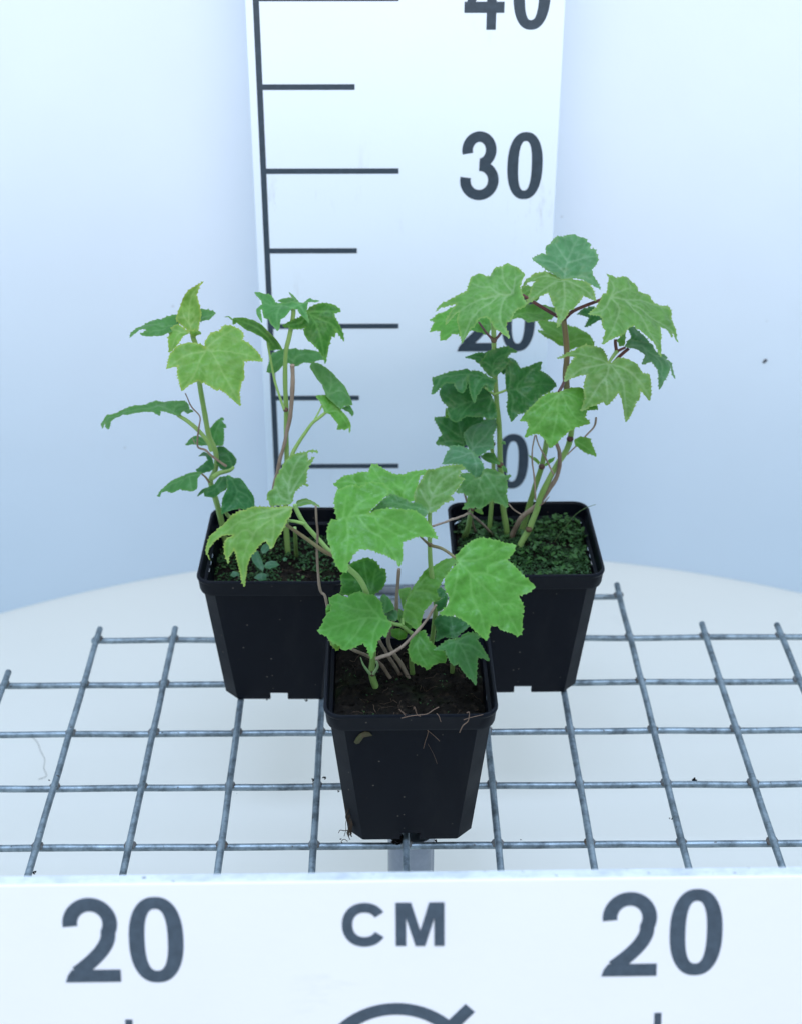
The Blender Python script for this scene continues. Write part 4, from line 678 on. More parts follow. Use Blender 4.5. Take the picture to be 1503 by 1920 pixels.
('W','weed',(-7.756,12.6,8.594),(0,-0.507,0.862),(-0.081,0.848,-0.524),0.1,0,0.03,[(-.7,.96),(-.51,1.25),(-.3,1.22),(-.07,.64),(.09,.17),(.03,-.09),(-.26,.12),(-.58,.52)],[[(0,-.03),(-.28,.64),(-.43,1.16)]]),
('W','weed',(-7.668,12.6,8.863),(0,-0.507,0.862),(-0.08,0.849,-0.522),0.1,0,0.03,[(-0,0),(.12,.2),(.37,.3),(.68,.26),(.86,.07),(.64,-.12),(.34,-.23),(.11,-.17)],[[(-0,0),(.43,.06),(.81,.08)]]),
('W','weed',(-7.78,12.2,8.573),(0,-0.707,0.707),(-0.082,0.846,-0.527),0.1,0,0.03,[(-.43,-.23),(-.25,-.02),(-0,.08),(.3,-.03),(.26,-.34),(-.09,-.39)],[[(-0,.03),(.01,-.29)]]),
('W','weed',(-7.785,13.4,9.182),(0,-0.507,0.862),(-0.081,0.853,-0.515),0.1,0,0.03,[(-.11,.18),(-.02,.47),(.23,.64),(.44,.52),(.4,.23),(.2,.03),(0,-.03)],[[(0,-0),(.31,.52)]]),
('W','weed',(-9.391,12.6,8.483),(0,-0.507,0.862),(-0.101,0.846,-0.524),0.1,0,0.03,[(-.14,-.23),(0,0),(.31,-.06),(.37,-.23),(.07,-.37)],[]),
('W','weed',(-6.574,12.8,9.181),(0,-0.507,0.862),(-0.067,0.852,-0.519),0.1,0,0.03,[(-.05,0),(.05,.12),(.2,.03),(.13,-.14),(0,-.14)],[]),
]
STEMS=[
('R','green','stem',0.13,0.17,[(4.74,15.57,21.99),(4.81,15.70,20.96),(4.89,15.88,19.56),(4.96,15.99,18.66),(5.14,16.22,16.87),(5.32,16.38,15.49),(5.48,16.67,13.04),(5.62,16.80,11.91),(5.75,17.00,10.14),(6.00,17.16,8.66),(6.13,17.27,7.70)]),
('R','green','stem',0.1,0.14,[(4.64,16.67,16.00),(4.94,16.86,14.26),(5.12,17.01,12.83),(5.14,17.16,11.38),(5.12,17.27,10.23),(5.06,17.44,8.50),(5.03,17.52,7.70)]),
('R','green','stem',0.12,0.17,[(3.77,13.77,11.72),(3.73,14.39,11.03),(3.72,15.88,9.31),(3.55,17.29,7.70)]),
('R','brown','stem',0.13,0.19,[(8.37,15.77,24.37),(8.42,15.69,23.28),(8.44,15.62,22.23),(8.61,15.54,21.11),(8.71,15.47,20.04),(8.71,15.40,18.98),(8.98,15.26,16.99),(9.20,15.20,16.05)]),
('R','green','stem',0.16,0.18,[(9.21,15.37,16.10),(9.15,15.39,15.18),(8.96,15.41,14.45),(8.43,15.44,13.40),(7.72,15.49,11.59),(7.55,15.51,10.72),(7.29,15.53,9.84),(7.16,15.54,9.38),(6.77,15.56,8.53),(6.53,15.58,7.70)]),
('R','green','stem',0.15,0.18,[(7.90,15.17,15.75),(7.87,15.38,15.09),(7.74,15.95,13.24),(7.47,16.45,11.65),(7.25,16.92,10.10),(7.06,17.30,8.79),(6.82,17.63,7.70)]),
('R','wood','dead_twig',0.1,0.16,[(8.17,14.20,16.07),(8.31,14.42,15.38),(8.51,14.62,14.76),(8.60,14.84,14.05),(8.57,15.07,13.30),(8.37,15.33,12.52),(8.03,15.62,11.69),(7.59,15.95,10.78),(6.93,16.33,9.88),(6.51,16.66,8.91),(6.24,17.02,7.70)]),
('R','wood','dead_twig',0.04,0.05,[(7.08,14.00,16.15),(6.97,14.04,15.42),(6.99,14.08,14.56),(7.21,14.16,12.90),(7.26,14.20,12.04)]),
('R','wood','dead_twig',0.04,0.05,[(7.10,13.90,16.20),(7.41,14.00,15.31),(7.77,14.09,14.58),(8.23,14.20,13.63)]),
('R','wood','dead_twig',0.06,0.035,[(10.35,14.60,16.89),(10.31,14.66,16.32),(9.92,14.73,15.74),(8.96,14.90,14.48)]),
('R','wood','dead_twig',0.03,0.04,[(5.77,14.00,11.92),(6.12,14.09,11.50),(6.65,14.20,11.09)]),
('R','wood','dead_twig',0.02,0.04,[(7.99,14.00,12.38),(7.77,14.05,12.02),(7.50,14.10,11.75)]),
('R','wood','dead_twig',0.06,0.07,[(1.41,8.00,14.00),(2.38,10.31,13.01),(3.15,12.05,12.30),(3.55,12.92,11.94),(3.93,13.80,11.20),(4.68,15.64,9.52),(5.43,17.52,7.70)]),
('R','wood','dead_twig',0.06,0.09,[(3.27,13.20,13.21),(3.67,15.05,11.00),(4.09,16.81,8.84),(4.32,17.71,7.70)]),
('R','red','petiole',0.09,0.1,[(5.59,14.17,24.23),(6.14,14.43,23.95),(6.62,14.68,23.56),(8.10,15.44,22.39),(8.44,15.60,22.18)]),
('R','red','petiole',0.09,0.1,[(10.66,14.57,23.83),(10.06,14.84,23.49),(8.94,15.35,22.76),(8.50,15.60,22.21)]),
('R','red','petiole',0.06,0.08,[(4.08,17.07,21.40),(4.40,16.19,21.22),(4.73,15.40,21.09)]),
('R','red','petiole',0.06,0.08,[(5.74,17.17,21.73),(5.50,16.60,21.47),(5.12,15.86,21.20),(4.84,15.40,21.06)]),
('R','red','petiole',0.08,0.09,[(8.09,13.07,19.13),(8.39,14.05,19.07),(8.71,15.20,19.04)]),
('R','green','petiole',0.08,0.1,[(10.53,12.97,20.77),(10.88,13.91,20.71),(11.23,14.80,20.66)]),
('R','red','petiole',0.08,0.09,[(11.16,15.07,21.24),(11.17,14.96,21.01),(11.23,14.80,20.66)]),
('R','red','petiole',0.06,0.08,[(11.68,14.77,20.91),(11.44,14.79,20.78),(11.23,14.80,20.66)]),
('R','red','petiole',0.09,0.11,[(11.89,14.97,20.76),(11.55,14.99,20.42),(11.17,15.02,19.92),(10.41,15.08,18.65),(9.51,15.16,17.04),(9.20,15.20,16.05)]),
('R','green','petiole',0.06,0.07,[(5.61,14.97,18.41),(5.23,15.09,18.19),(4.90,15.20,18.02)]),
('R','green','petiole',0.06,0.07,[(4.28,14.37,18.82),(4.57,14.75,18.45),(4.90,15.20,17.99)]),
('R','grass','grass_blade',0.015,0.03,[(10.70,14.60,11.53),(10.17,14.94,11.10),(9.65,15.33,10.40),(9.24,15.76,9.42),(8.82,16.20,8.39),(8.73,16.46,7.70)]),
('L','green','stem',0.13,0.17,[(-10.94,14.47,21.90),(-10.91,14.54,21.57),(-10.84,14.65,21.08),(-10.84,15.09,18.88),(-10.74,15.48,16.97),(-10.62,15.80,15.29),(-10.39,15.98,14.44),(-10.33,16.12,13.70),(-10.45,16.25,12.96),(-10.78,16.41,12.17),(-10.73,16.51,11.63),(-10.61,16.64,10.90),(-10.47,16.82,9.93),(-10.38,16.97,9.10),(-10.30,17.15,8.11),(-10.17,17.36,6.90)]),
('L','green','petiole',0.09,0.14,[(-9.35,15.52,13.48),(-9.48,15.32,13.42),(-9.72,15.04,13.47),(-10.06,14.66,13.57),(-10.39,14.20,13.52)]),
('L','green','petiole',0.1,0.13,[(-12.00,14.17,17.35),(-11.49,14.18,16.97),(-10.96,14.19,16.42),(-10.49,14.19,15.74),(-10.32,14.20,15.19)]),
('L','brown','petiole',0.05,0.06,[(-10.95,14.17,13.80),(-10.74,14.18,13.57),(-10.56,14.20,13.23)]),
('L','green','petiole',0.09,0.12,[(-9.46,14.17,13.63),(-9.68,15.04,11.93),(-9.95,15.74,10.50),(-9.67,16.19,9.72),(-9.66,16.78,8.50),(-9.75,17.53,6.90)]),
('L','wood','dead_twig',0.025,0.07,[(-11.44,13.60,18.86),(-11.31,13.68,18.46),(-11.13,13.78,17.94),(-10.78,13.90,17.35),(-10.86,14.01,16.73),(-11.01,14.13,16.03),(-11.03,14.23,15.40),(-10.65,14.32,15.16),(-10.34,14.42,14.72),(-9.64,14.60,14.06)]),
('L','wood','dead_twig',0.02,0.03,[(-11.22,13.60,16.30),(-11.10,13.80,15.82)]),
('L','green','stem',0.11,0.16,[(-5.74,15.37,22.91),(-5.73,15.40,22.54),(-5.98,15.52,21.29),(-6.22,15.61,20.25),(-6.32,15.76,18.40),(-6.33,15.89,16.88),(-6.40,16.04,15.05),(-6.45,16.21,12.97),(-6.62,16.40,10.46),(-6.65,16.52,8.85),(-6.61,16.66,6.90)]),
('L','green','petiole',0.06,0.07,[(-7.18,15.77,21.07),(-7.14,15.72,20.60),(-7.05,15.64,19.99),(-6.86,15.50,18.75),(-6.63,15.39,17.88),(-6.40,15.30,17.10)]),
('L','wood','dead_twig',0.12,0.1,[(-5.84,14.80,19.95),(-5.88,14.96,19.02),(-5.93,15.13,18.07),(-6.07,15.36,16.68),(-6.50,15.66,14.91),(-6.83,15.89,13.54),(-7.06,16.04,12.58),(-7.30,16.26,11.24),(-7.56,16.67,8.56),(-7.71,16.91,6.90)]),
('L','green','stem',0.08,0.12,[(-4.11,14.97,17.12),(-4.47,14.97,16.80),(-4.88,14.98,16.45),(-5.30,14.98,15.84),(-5.67,14.98,15.25),(-6.01,14.99,14.60),(-6.31,14.99,13.61),(-6.40,15.00,12.60)]),
('L','green','petiole',0.045,0.05,[(-4.33,15.47,17.33),(-4.53,15.22,17.00),(-4.81,14.90,16.58)]),
('L','green','stem',0.1,0.12,[(-6.03,14.67,10.06),(-6.07,15.38,8.95),(-6.14,16.66,6.90)]),
('L','wood','dead_twig',0.05,0.06,[(-9.09,14.50,11.71),(-9.10,15.12,10.68),(-9.38,17.29,6.90)]),
('F','green','stem',0.1,0.17,[(-5.21,3.57,17.79),(-5.15,3.55,17.54),(-4.81,3.50,16.82),(-4.08,3.41,15.89),(-3.58,3.35,15.27),(-2.90,3.28,14.57),(-2.30,3.22,13.97),(-1.92,3.16,13.15),(-1.75,3.09,11.97),(-1.61,2.99,10.47),(-1.61,2.93,9.43),(-1.67,2.87,8.50),(-1.42,2.81,7.50)]),
('F','brown','petiole',0.08,0.1,[(-5.62,3.07,16.98),(-5.06,3.08,16.51),(-4.47,3.09,16.00),(-3.87,3.09,15.49),(-3.47,3.10,15.25)]),
('F','green','petiole',0.07,0.08,[(-5.51,3.17,17.15),(-5.15,3.24,17.05),(-4.80,3.30,16.90)]),
('F','green','stem',0.1,0.15,[(1.11,3.27,17.58),(1.12,3.51,16.52),(1.14,3.73,15.47),(1.21,4.03,14.05),(1.40,4.39,12.35),(1.52,4.58,11.44),(1.40,4.98,9.41),(1.28,5.17,8.46),(1.13,5.36,7.50)]),
('F','brown','petiole',0.07,0.08,[(2.26,1.07,16.33),(1.69,2.17,16.16),(1.17,3.00,15.85)]),
('F','brown','petiole',0.05,0.07,[(.61,2.17,16.89),(.85,2.57,16.39),(1.12,3.00,15.88)]),
('F','green','stem',0.08,0.13,[(-.87,1.77,12.34),(-.54,2.02,12.05),(-.23,2.25,11.80),(.11,2.55,11.29),(.33,2.78,10.85),(.29,3.30,9.60),(.3,3.71,8.61),(.37,4.15,7.50)]),
('F','green','petiole',0.07,0.08,[(-.17,2.57,11.99),(-.15,2.20,11.84)]),
('F','green','stem',0.1,0.13,[(2.42,1.77,11.28),(2.35,2.61,9.91),(2.35,3.38,8.63),(2.37,4.04,7.50)]),
('F','wood','dead_twig',0.05,0.09,[(1.38,.8,13.94),(1.03,.82,13.27),(.66,.83,12.63),(-.04,.86,11.70),(-.7,.88,11.14),(-1.49,.9,10.79)]),
('F','wood','dead_twig',0.05,0.1,[(-4.22,3.20,17.93),(-4.19,3.23,17.14),(-4.18,3.26,16.40),(-4.22,3.30,15.01),(-4.12,3.37,13.19),(-3.92,3.38,12.81),(-3.81,3.41,12.08),(-3.42,3.46,10.63),(-2.73,3.50,9.64),(-1.86,3.54,9.10),(-1.51,3.55,8.89),(-1.17,3.57,8.45),(-.58,3.61,7.50)]),
('F','wood','dead_twig',0.08,0.1,[(-1.29,2.00,11.14),(-.85,2.83,9.62),(-.37,3.63,8.15),(-.15,3.97,7.50)]),
('F','wood','dead_twig',0.08,0.12,[(-.32,3.40,14.30),(-.4,3.46,12.96),(-.47,3.51,11.81),(-.66,3.55,10.84),(-.85,3.58,9.93),(-.53,3.62,9.16),(-.02,3.67,8.11),(.2,3.69,7.50)]),
('F','bract','bract',0.02,0.08,[(-2.18,1,10.82),(-2.03,1.13,10.25),(-1.73,1.30,9.63)]),
('F','bract','bract',0.05,0.08,[(-1.42,1.10,10.52),(-1.37,1.18,10.15),(-1.58,1.30,9.63)]),
]

def pip(px, py, poly):
    inside = np.zeros(len(px), bool); n = len(poly); j = n - 1
    for i in range(n):
        xi, yi = poly[i]; xj, yj = poly[j]
        c = ((yi > py) != (yj > py)) & (px < (xj - xi) * (py - yi) / ((yj - yi) or 1e-12) + xi)
        inside ^= c; j = i
    return inside
def segdist(P, A, B):
    AB = B - A; L2 = (AB**2).sum(1) + 1e-12
    t = ((P[:, None, :] - A[None]) * AB[None]).sum(2) / L2[None]
    t = np.clip(t, 0, 1); Q = A[None] + AB[None] * t[..., None]
    return np.sqrt(((P[:, None, :] - Q)**2).sum(2))
def resample(pl, step):
    out = []
    for a, b in zip(pl[:-1], pl[1:]):
        a = np.array(a, float); b = np.array(b, float); n = max(1, int(np.linalg.norm(b - a) / step))
        for i in range(n): out.append(a + (b - a) * i / n)
    out.append(np.array(pl[-1], float)); return out
def curve2(pl):
    if len(pl) < 3: return [np.array(p, float) for p in pl]
    return [np.array((p.x, p.y)) for p in smooth_path([(x, y, 0) for x, y in pl], 5)]
def build_leaf(parent, idx, spec):
    plant, mk, P0, n, rd, sag, teeth, ripple, ol, veins = spec
    rnd = random.Random(idx * 7 + 1)
    P0, n, rd = Vector(P0), Vector(n).normalized(), Vector(rd)
    e1 = Vector((1, 0, 0)); e1 = (e1 - n * e1.dot(n)).normalized(); e2 = n.cross(e1)
    area2 = sum(ol[i][0]*ol[(i+1) % len(ol)][1] - ol[(i+1) % len(ol)][0]*ol[i][1] for i in range(len(ol)))
    if area2 < 0: ol = ol[::-1]
    size = math.sqrt(abs(area2) / 2)
    h = .11 if size > 1.6 else .085
    # saw-toothed margin
    out = []
    m = len(ol)
    for i in range(m):
        a = np.array(ol[i], float); b = np.array(ol[(i+1) % m], float); d = b - a; L = np.linalg.norm(d)
        if L < 1e-4: continue
        nrm = np.array((d[1], -d[0])) / L                     # outward for a CCW outline
        if teeth <= 0 or L < .14: 
            k = max(1, int(L / .12)); out += [a + d*j/k for j in range(k)]; continue
        k = max(1, round(L / (.15 + .15*rnd.random())))
        bul = .035 * L
        for j in range(k):
            for q, o_ in ((0, 0), (.5, .42), (.74, 1)):
                tt = (j + q) / k
                if j == 0 and q == 0: out.append(a); continue
                amp = o_ * teeth * (.024 + .070*rnd.random()**1.3)
                out.append(a + d*tt + nrm*(bul*4*tt*(1-tt)*.6 + amp))
    out = np.array(out)
    # veins: traced main veins and side veins
    prim = [resample(curve2(v), h) for v in veins]
    pa, pb, pw = [], [], []
    for v in prim:
        for i in range(len(v)-1): pa.append(v[i]); pb.append(v[i+1]); pw.append(1 - .45*i/len(v))
    sec = []
    if prim:
        A = np.array(pa); B = np.array(pb)
        for v in prim:
            step = int(.42 / h); i = int(.35 / h) + rnd.randint(0, 2); side = 1
            while i < len(v) - 3:
                d = v[min(i+2, len(v)-1)] - v[max(i-2, 0)]; d = d / (np.linalg.norm(d) + 1e-9)
                for sgn in (1, -1):
                    an = math.radians(52 + rnd.uniform(-8, 8)) * sgn
                    p = v[i].copy(); q = [p.copy()]; L = 0
                    while L < 1.3:
                        dd = np.array((d[0]*math.cos(an) - d[1]*math.sin(an), d[0]*math.sin(an) + d[1]*math.cos(an)))
                        p = p + dd*h; L += h; an *= .955
                        if not pip(np.array([p[0]]), np.array([p[1]]), out)[0]: break
                        if L > .25 and segdist(p[None], A, B).min() < .11: break
                        q.append(p.copy())
                    if len(q) > 3: sec.append(q)
                i += step + rnd.randint(-1, 1)
    sa, sb, sw = [], [], []
    for v in sec:
        for i in range(len(v)-1): sa.append(v[i]); sb.append(v[i+1]); sw.append(.55*(1 - .7*i/len(v)))
    # points
    lo, hi = out.min(0), out.max(0)
    gx, gy = np.meshgrid(np.arange(lo[0], hi[0], h), np.arange(lo[1], hi[1], h*.87))
    gx = gx + (np.arange(gx.shape[0]) % 2)[:, None]*h*.5
    G = np.stack([gx.ravel(), gy.ravel()], 1) + np.array([[rnd.uniform(-.15, .15)*h, rnd.uniform(-.15, .15)*h] for _ in range(gx.size)])
    G = G[pip(G[:, 0], G[:, 1], out)]
    oa, ob = out, np.roll(out, -1, 0)
    if len(G): G = G[segdist(G, oa, ob).min(1) > h*.45]
    va, vb = np.array(pa + sa), np.array(pb + sb)
    if len(va) and len(G): G = G[segdist(G, va, vb).min(1) > h*.42]
    verts = [Vector(p) for p in out]; edges = []
    for v in prim + sec:
        k0 = len(verts); inside = pip(np.array([p[0] for p in v]), np.array([p[1] for p in v]), out)
        prev = None
        for p, ins in zip(v, inside):
            if not ins: prev = None; continue
            verts.append(Vector(p)); 
            if prev is not None: edges.append((prev, len(verts)-1))
            prev = len(verts)-1
    verts += [Vector(p) for p in G]
    rv, re, rf, *_ = delaunay_2d_cdt(verts, edges, [list(range(len(out)))], 1, 1e-4)
    P = np.array([(p[0], p[1]) for p in rv])
    edge_d = segdist(P, oa, ob).min(1)
    def field(a, b, wts, s):
        if not a: return np.zeros(len(P))
        d = segdist(P, np.array(a), np.array(b)); return (np.exp(-(d/s)**2) * np.array(wts)[None]).max(1)
    vein = np.maximum(field(pa, pb, pw, .045), .7*field(sa, sb, sw, .034))
    soft = np.maximum(field(pa, pb, [1]*len(pa), .22), field(sa, sb, [.6]*len(sa), .16)) if len(va) else np.zeros(len(P))
    r = np.sqrt((P**2).sum(1)); R = r.max()
    co = []
    for i, (x, y) in enumerate(P):
        q = Vector((x, y, idx*3.7))
        w_ = ripple*3.0*noise.noise(q*.75) + ripple*2.0*noise.noise(q*1.9) + ripple*.7*noise.noise(q*4.2) + .075*(1 - soft[i]) - .03
        w_ += .05*noise.noise(q*3.1 + Vector((5, 5, 0))) * max(0, 1 - edge_d[i]/.25)
        co.append((P0 + e1*x + e2*y + n*w_ + rd*(sag*(r[i]/R)**2)))
    o = mesh_obj('leaf', co, [tuple(f_) for f_ in rf if len(f_) >= 3], LM[mk], parent, True)
    me = o.data
    a1 = me.attributes.new('vein', 'FLOAT', 'POINT'); a1.data.foreach_set('value', vein.astype(np.float32))
    a2 = me.attributes.new('edge', 'FLOAT', 'POINT'); a2.data.foreach_set('value', np.exp(-(edge_d/.06)**2).astype(np.float32))
    return o
PL = {'R': empty('young_plant', (6.3, 15.9, 7.9), 'tallest young plant with lobed leaves and dark red stalks, in the mossy right pot', 'plant', 'young lobed-leaf plants in pots'),
      'L': empty('young_plant', (-8.0, 16.5, 7.1), 'young plant with curled drooping leaves on thin stems in the left pot', 'plant', 'young lobed-leaf plants in pots'),
      'F': empty('young_plant', (.3, 3.4, 7.7), 'low bright green plant with broad lobed leaves in the front pot', 'plant', 'young lobed-leaf plants in pots')}
LM['weed'] = M_WEED
PL['W'] = empty('weed_seedling', (-8.6, 12.8, 7.2), 'small smooth-leaved weed seedlings on the soil of the left pot', 'weed')
for idx, sp in enumerate(LEAVES):
    build_leaf(PL[sp[0]], idx, sp)
for si, (plant, kind, name, r0, r1, pts) in enumerate(STEMS):
    P = smooth_path(pts, 5); n = len(P)
    rr = []
    for i in range(n):
        q = i/(n-1); r = r0 + (r1 - r0)*q
        r *= 1 + .10*noise.noise(P[i]*1.3 + Vector((si, 0, 0)))
        if kind == 'wood':
            r *= 1 + .18*noise.noise(P[i]*2.2 + Vector((si, 3, 0)))
            P[i] = P[i] + Vector((noise.noise(P[i]*1.1 + Vector((si, 0, 5))), 0, noise.noise(P[i]*1.1 + Vector((0, si, 5)))))*.05
        rr.append(r)
    v, f = tube(P, rr, 10)
    mesh_obj(name, v, f, SM[kind], PL[plant], True, 60)
def node(plant, p, r):
    p = Vector(p); v, f = tube([p + Vector((0, 0, -r*.6)), p + Vector((0, 0, -r*.25)), p + Vector((0, 0, r*.25)), p + Vector((0, 0, r*.6))], [r*.7, r*.95, r*.95, r*.7], 10)
    mesh_obj('stem_node', v, f, M_NODE, PL[plant], True, 60)
node('R', (4.78, 15.30, 21.10), 0.17)
node('R', (8.46, 15.55, 22.23), 0.16)
node('R', (9.12, 15.20, 15.31), 0.20)
node('R', (7.62, 14.90, 13.76), 0.19)
node('R', (5.42, 15.90, 13.34), 0.20)
node('R', (5.04, 16.60, 14.32), 0.14)
node('R', (4.91, 15.40, 17.93), 0.13)
node('R', (11.23, 14.80, 20.66), 0.13)
node('R', (3.79, 13.60, 11.82), 0.14)
node('R', (7.13, 15.30, 9.53), 0.20)
node('L', (-6.32, 15.35, 17.07), 0.16)
node('F', (1.14, 3.05, 15.85), 0.13)
node('F', (-1.64, 2.40, 8.84), 0.15)

# ------------------------------------------------------------------ loose bits on the front pot and the grid
V = []; F = []
for pts, r in (
    ([(0.31, -1.32, 9.47), (0.36, -1.32, 9.60), (0.47, -1.32, 9.16), (0.64, -1.32, 9.06)], 0.018),
    ([(-0.26, -1.32, 8.95), (0.14, -1.32, 9.07), (0.54, -1.32, 9.13), (0.94, -1.32, 9.19), (1.24, -1.32, 9.43), (1.49, -1.32, 9.59)], 0.02),
    ([(1.39, -1.33, 9.22), (1.50, -1.33, 9.07), (1.60, -1.33, 8.72)], 0.015),
    ([(2.80, -1.36, 9.27), (2.92, -1.36, 9.30), (2.88, -1.36, 8.80), (2.64, -1.36, 8.52), (2.49, -1.36, 8.11)], 0.022),
    ([(1.04, -0.94, 8.17), (0.99, -0.94, 7.66), (0.89, -0.94, 7.28), (0.80, -0.94, 6.83)], 0.014),
    ([(0.89, -0.94, 8.01), (1.22, -0.94, 7.69), (1.58, -0.94, 7.27)], 0.012),
    ([(0.86, -0.94, 8.17), (1.11, -0.94, 8.23), (1.34, -0.94, 8.11)], 0.018),
    ([(0.97, -0.82, 7.12), (1.29, -0.82, 6.40), (1.48, -0.82, 5.78)], 0.006),
    ([(-0.36, -1.20, 9.39), (-0.16, -1.20, 9.14), (-0.06, -1.20, 9.01)], 0.016),
    ([(3.58, -1.36, 9.17), (2.95, -1.36, 8.98), (2.66, -1.36, 8.86)], 0.014),
    ):
    Q = smooth_path(pts, 4); v, f = tube(Q, [r]*len(Q), 6); o = len(V); V += v; F += [tuple(i + o for i in q) for q in f]
tag(mesh_obj('root_strand', V, F, M_FIBRE2, None, True), 'pale root strands trailing over the rim of the front pot', kind='stuff')
V = []; F = []
for pts, r in (
    ([(-2.84, 0.15, 1.76), (-2.66, 0.15, 1.54), (-2.68, 0.15, 1.31), (-2.70, 0.15, 1.08), (-2.80, 0.15, 0.86), (-2.73, 0.15, 0.63)], 0.027),
    ([(-2.87, 0.15, 2.45), (-2.80, 0.15, 2.04), (-2.74, 0.15, 1.63), (-2.76, 0.15, 1.22), (-2.86, 0.15, 0.81), (-2.89, 0.15, 0.39)], 0.020),
    ([(-3.06, 0.15, 2.56), (-3.05, 0.15, 2.13), (-2.94, 0.15, 1.69), (-3.03, 0.15, 1.26), (-3.03, 0.15, 0.81), (-3.12, 0.15, 0.37)], 0.015),
    ([(-2.81, 0.15, 2.47), (-2.89, 0.15, 2.05), (-3.02, 0.15, 1.63), (-2.85, 0.15, 1.20), (-2.88, 0.15, 0.77), (-2.90, 0.15, 0.34)], 0.033),
    ([(-2.68, 0.15, 1.90), (-2.69, 0.15, 1.61), (-2.89, 0.15, 1.32), (-2.75, 0.15, 1.03), (-2.76, 0.15, 0.73), (-2.83, 0.15, 0.44)], 0.025),
    ([(-2.80, 0.15, 1.78), (-2.92, 0.15, 1.50), (-2.80, 0.15, 1.21), (-2.80, 0.15, 0.92), (-2.91, 0.15, 0.64), (-2.89, 0.15, 0.35)], 0.033),
    ([(-2.85, 0.15, 2.16), (-2.76, 0.15, 1.84), (-2.89, 0.15, 1.51), (-2.72, 0.15, 1.18), (-2.88, 0.15, 0.86), (-2.73, 0.15, 0.52)], 0.021),
    ([(-2.73, 0.15, 1.97), (-2.70, 0.15, 1.65), (-2.72, 0.15, 1.33), (-2.79, 0.15, 1.00), (-2.82, 0.15, 0.67), (-2.75, 0.15, 0.34)], 0.034),
    ([(-2.78, 0.15, 2.52), (-2.74, 0.15, 2.05), (-2.92, 0.15, 1.58), (-2.79, 0.15, 1.10), (-2.97, 0.15, 0.63), (-2.83, 0.15, 0.14)], 0.020),
    ([(-2.83, 0.10, 0.85), (-3.10, 0.10, 0.78), (-3.31, 0.10, 0.82), (-3.40, 0.10, 0.64)], .02), ([(-2.95, 0.05, 0.12), (-3.11, 0.05, 0.26), (-3.27, 0.05, 0.12), (-3.17, 0.05, -0.06)], .02),
    ):
    Q = smooth_path(pts, 4); v, f = tube(Q, [r*(1 + .4*noise.noise(q*9)) for q in Q], 6); o = len(V); V += v; F += [tuple(i + o for i in q) for q in f]
tag(mesh_obj('root_tangle', V, F, M_FIBRE, None, True), 'tangle of dark roots hanging at the foot of the front pot', kind='stuff')
scrap = [(-2.51, -0.92, 7.22), (-2.40, -0.95, 7.50), (-2.24, -0.98, 7.75), (-1.99, -1.00, 7.92), (-1.78, -0.99, 7.85), (-1.63, -0.97, 7.64), (-1.84, -0.98, 7.71), (-2.04, -0.96, 7.54), (-2.25, -0.91, 7.15), (-2.41, -0.90, 7.08)]
c_ = sum((Vector(p) for p in scrap), Vector()) / len(scrap) + Vector((0, -.08, .05))
V = [c_] + [Vector(p) for p in scrap] + [Vector(p) + Vector((0, .04, 0)) for p in scrap]; n = len(scrap)
F = [(0, 1 + (i + 1) % n, 1 + i) for i in range(n)] + [(1 + i, 1 + (i + 1) % n, 1 + n + (i + 1) % n, 1 + n + i) for i in range(n)]
tag(mesh_obj('leaf_scrap', V, F, M_SCRAP, None, True), 'withered leaf scrap stuck to the face of the front pot', 'leaf scrap')
rnd = random.Random(8); V = []; F = []
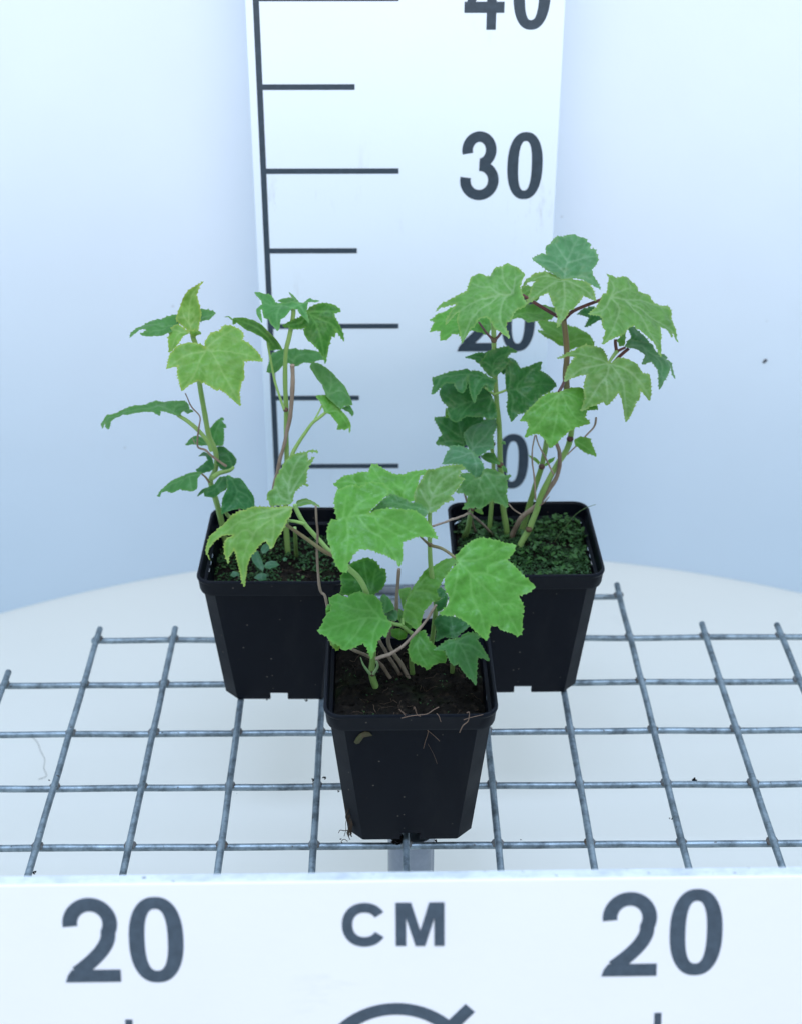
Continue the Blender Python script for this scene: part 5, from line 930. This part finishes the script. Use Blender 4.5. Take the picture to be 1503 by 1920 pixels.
for p, s_, c_ in (((-4.86, 4.78, 0.20), 0.16, 7), ((-4.35, 4.89, 0.25), 0.14, 6), ((-3.56, 4.61, -0.40), 0.14, 5), ((-3.28, 0.23, 0.10), 0.10, 4), ((-0.43, 0.17, 0.20), 0.32, 22), ((-0.24, 0.00, 0.10), 0.25, 14), ((1.47, 0.01, 0.15), 0.12, 5), ((15.57, 4.90, -0.10), 0.20, 6), ((16.04, 4.79, -0.12), 0.10, 4), ((18.75, 4.88, 0.22), 0.14, 5), ((13.69, 1.54, 0.20), 0.10, 4), ((-18.43, -2.02, 0.10), 0.16, 6), ((-19.04, 5.03, 0.10), 0.10, 3), ((-7.84, 11.83, 0.30), 0.10, 5), ((-5.53, 11.76, 0.30), 0.12, 6), ((-4.51, 11.50, 0.30), 0.12, 5), ((5.86, 0.44, -0.20), 0.07, 3), ((-8.87, 3.85, 0.10), 0.06, 2), ((-8.94, -0.16, -0.00), 0.09, 3), ((-13.50, 9.21, -0.00), 0.08, 3), ((10.81, 9.40, -0.10), 0.12, 5), ((14.25, 18.85, -0.10), 0.08, 3)):
    for _ in range(c_):
        b_ = Vector(p) + Vector((rnd.gauss(0, 1), rnd.gauss(0, 1)*.6, rnd.gauss(0, 1)*.5))*s_*.35; o = len(V); r = s_*rnd.uniform(.25, .7)
        V += [b_ + Vector((rnd.uniform(-1, 1), rnd.uniform(-1, 1), rnd.uniform(-1, 1))).normalized()*r for _ in range(5)]
        F += [(o, o+1, o+2), (o, o+2, o+3), (o, o+3, o+4), (o, o+4, o+1), (o+1, o+3, o+2), (o+1, o+4, o+3)]
tag(mesh_obj('peat_crumb', V, F, M_SOIL, None, True), 'dark peat crumbs caught on the wires and at the pot feet', kind='stuff')
Q = smooth_path([(-24.20, 20.43, -8.96), (-23.66, 19.81, -8.96), (-23.28, 18.93, -8.96), (-22.84, 18.06, -8.96), (-22.74, 17.21, -8.96), (-22.42, 16.42, -8.96), (-22.85, 16.06, -8.96)], 5)
v, f = tube(Q, [.014]*len(Q), 5)
tag(mesh_obj('hair_fibre', v, f, M_FIBRE, None, True), 'fine brown hair lying on the white floor at the left', 'fibre')
V = []; F = []
for k_, (dx, dz, r) in enumerate(((0, 0, .10), (.09, .07, .09), (-.07, -.05, .08), (.02, .12, .06))):
    v, f = tube([Vector((25.84 + dx, 39.28 - .02, 9.23 + dz - r)), Vector((25.84 + dx, 39.28 - .05, 9.23 + dz)), Vector((25.84 + dx + .03, 39.28 - .02, 9.23 + dz + r))], [r*.4, r, r*.4], 7); o = len(V); V += v; F += [tuple(i + o for i in q) for q in f]
tag(mesh_obj('dirt_speck', V, F, M_SOIL, None, True), 'small dark dirt speck stuck to the right side of the backdrop', 'dirt speck')
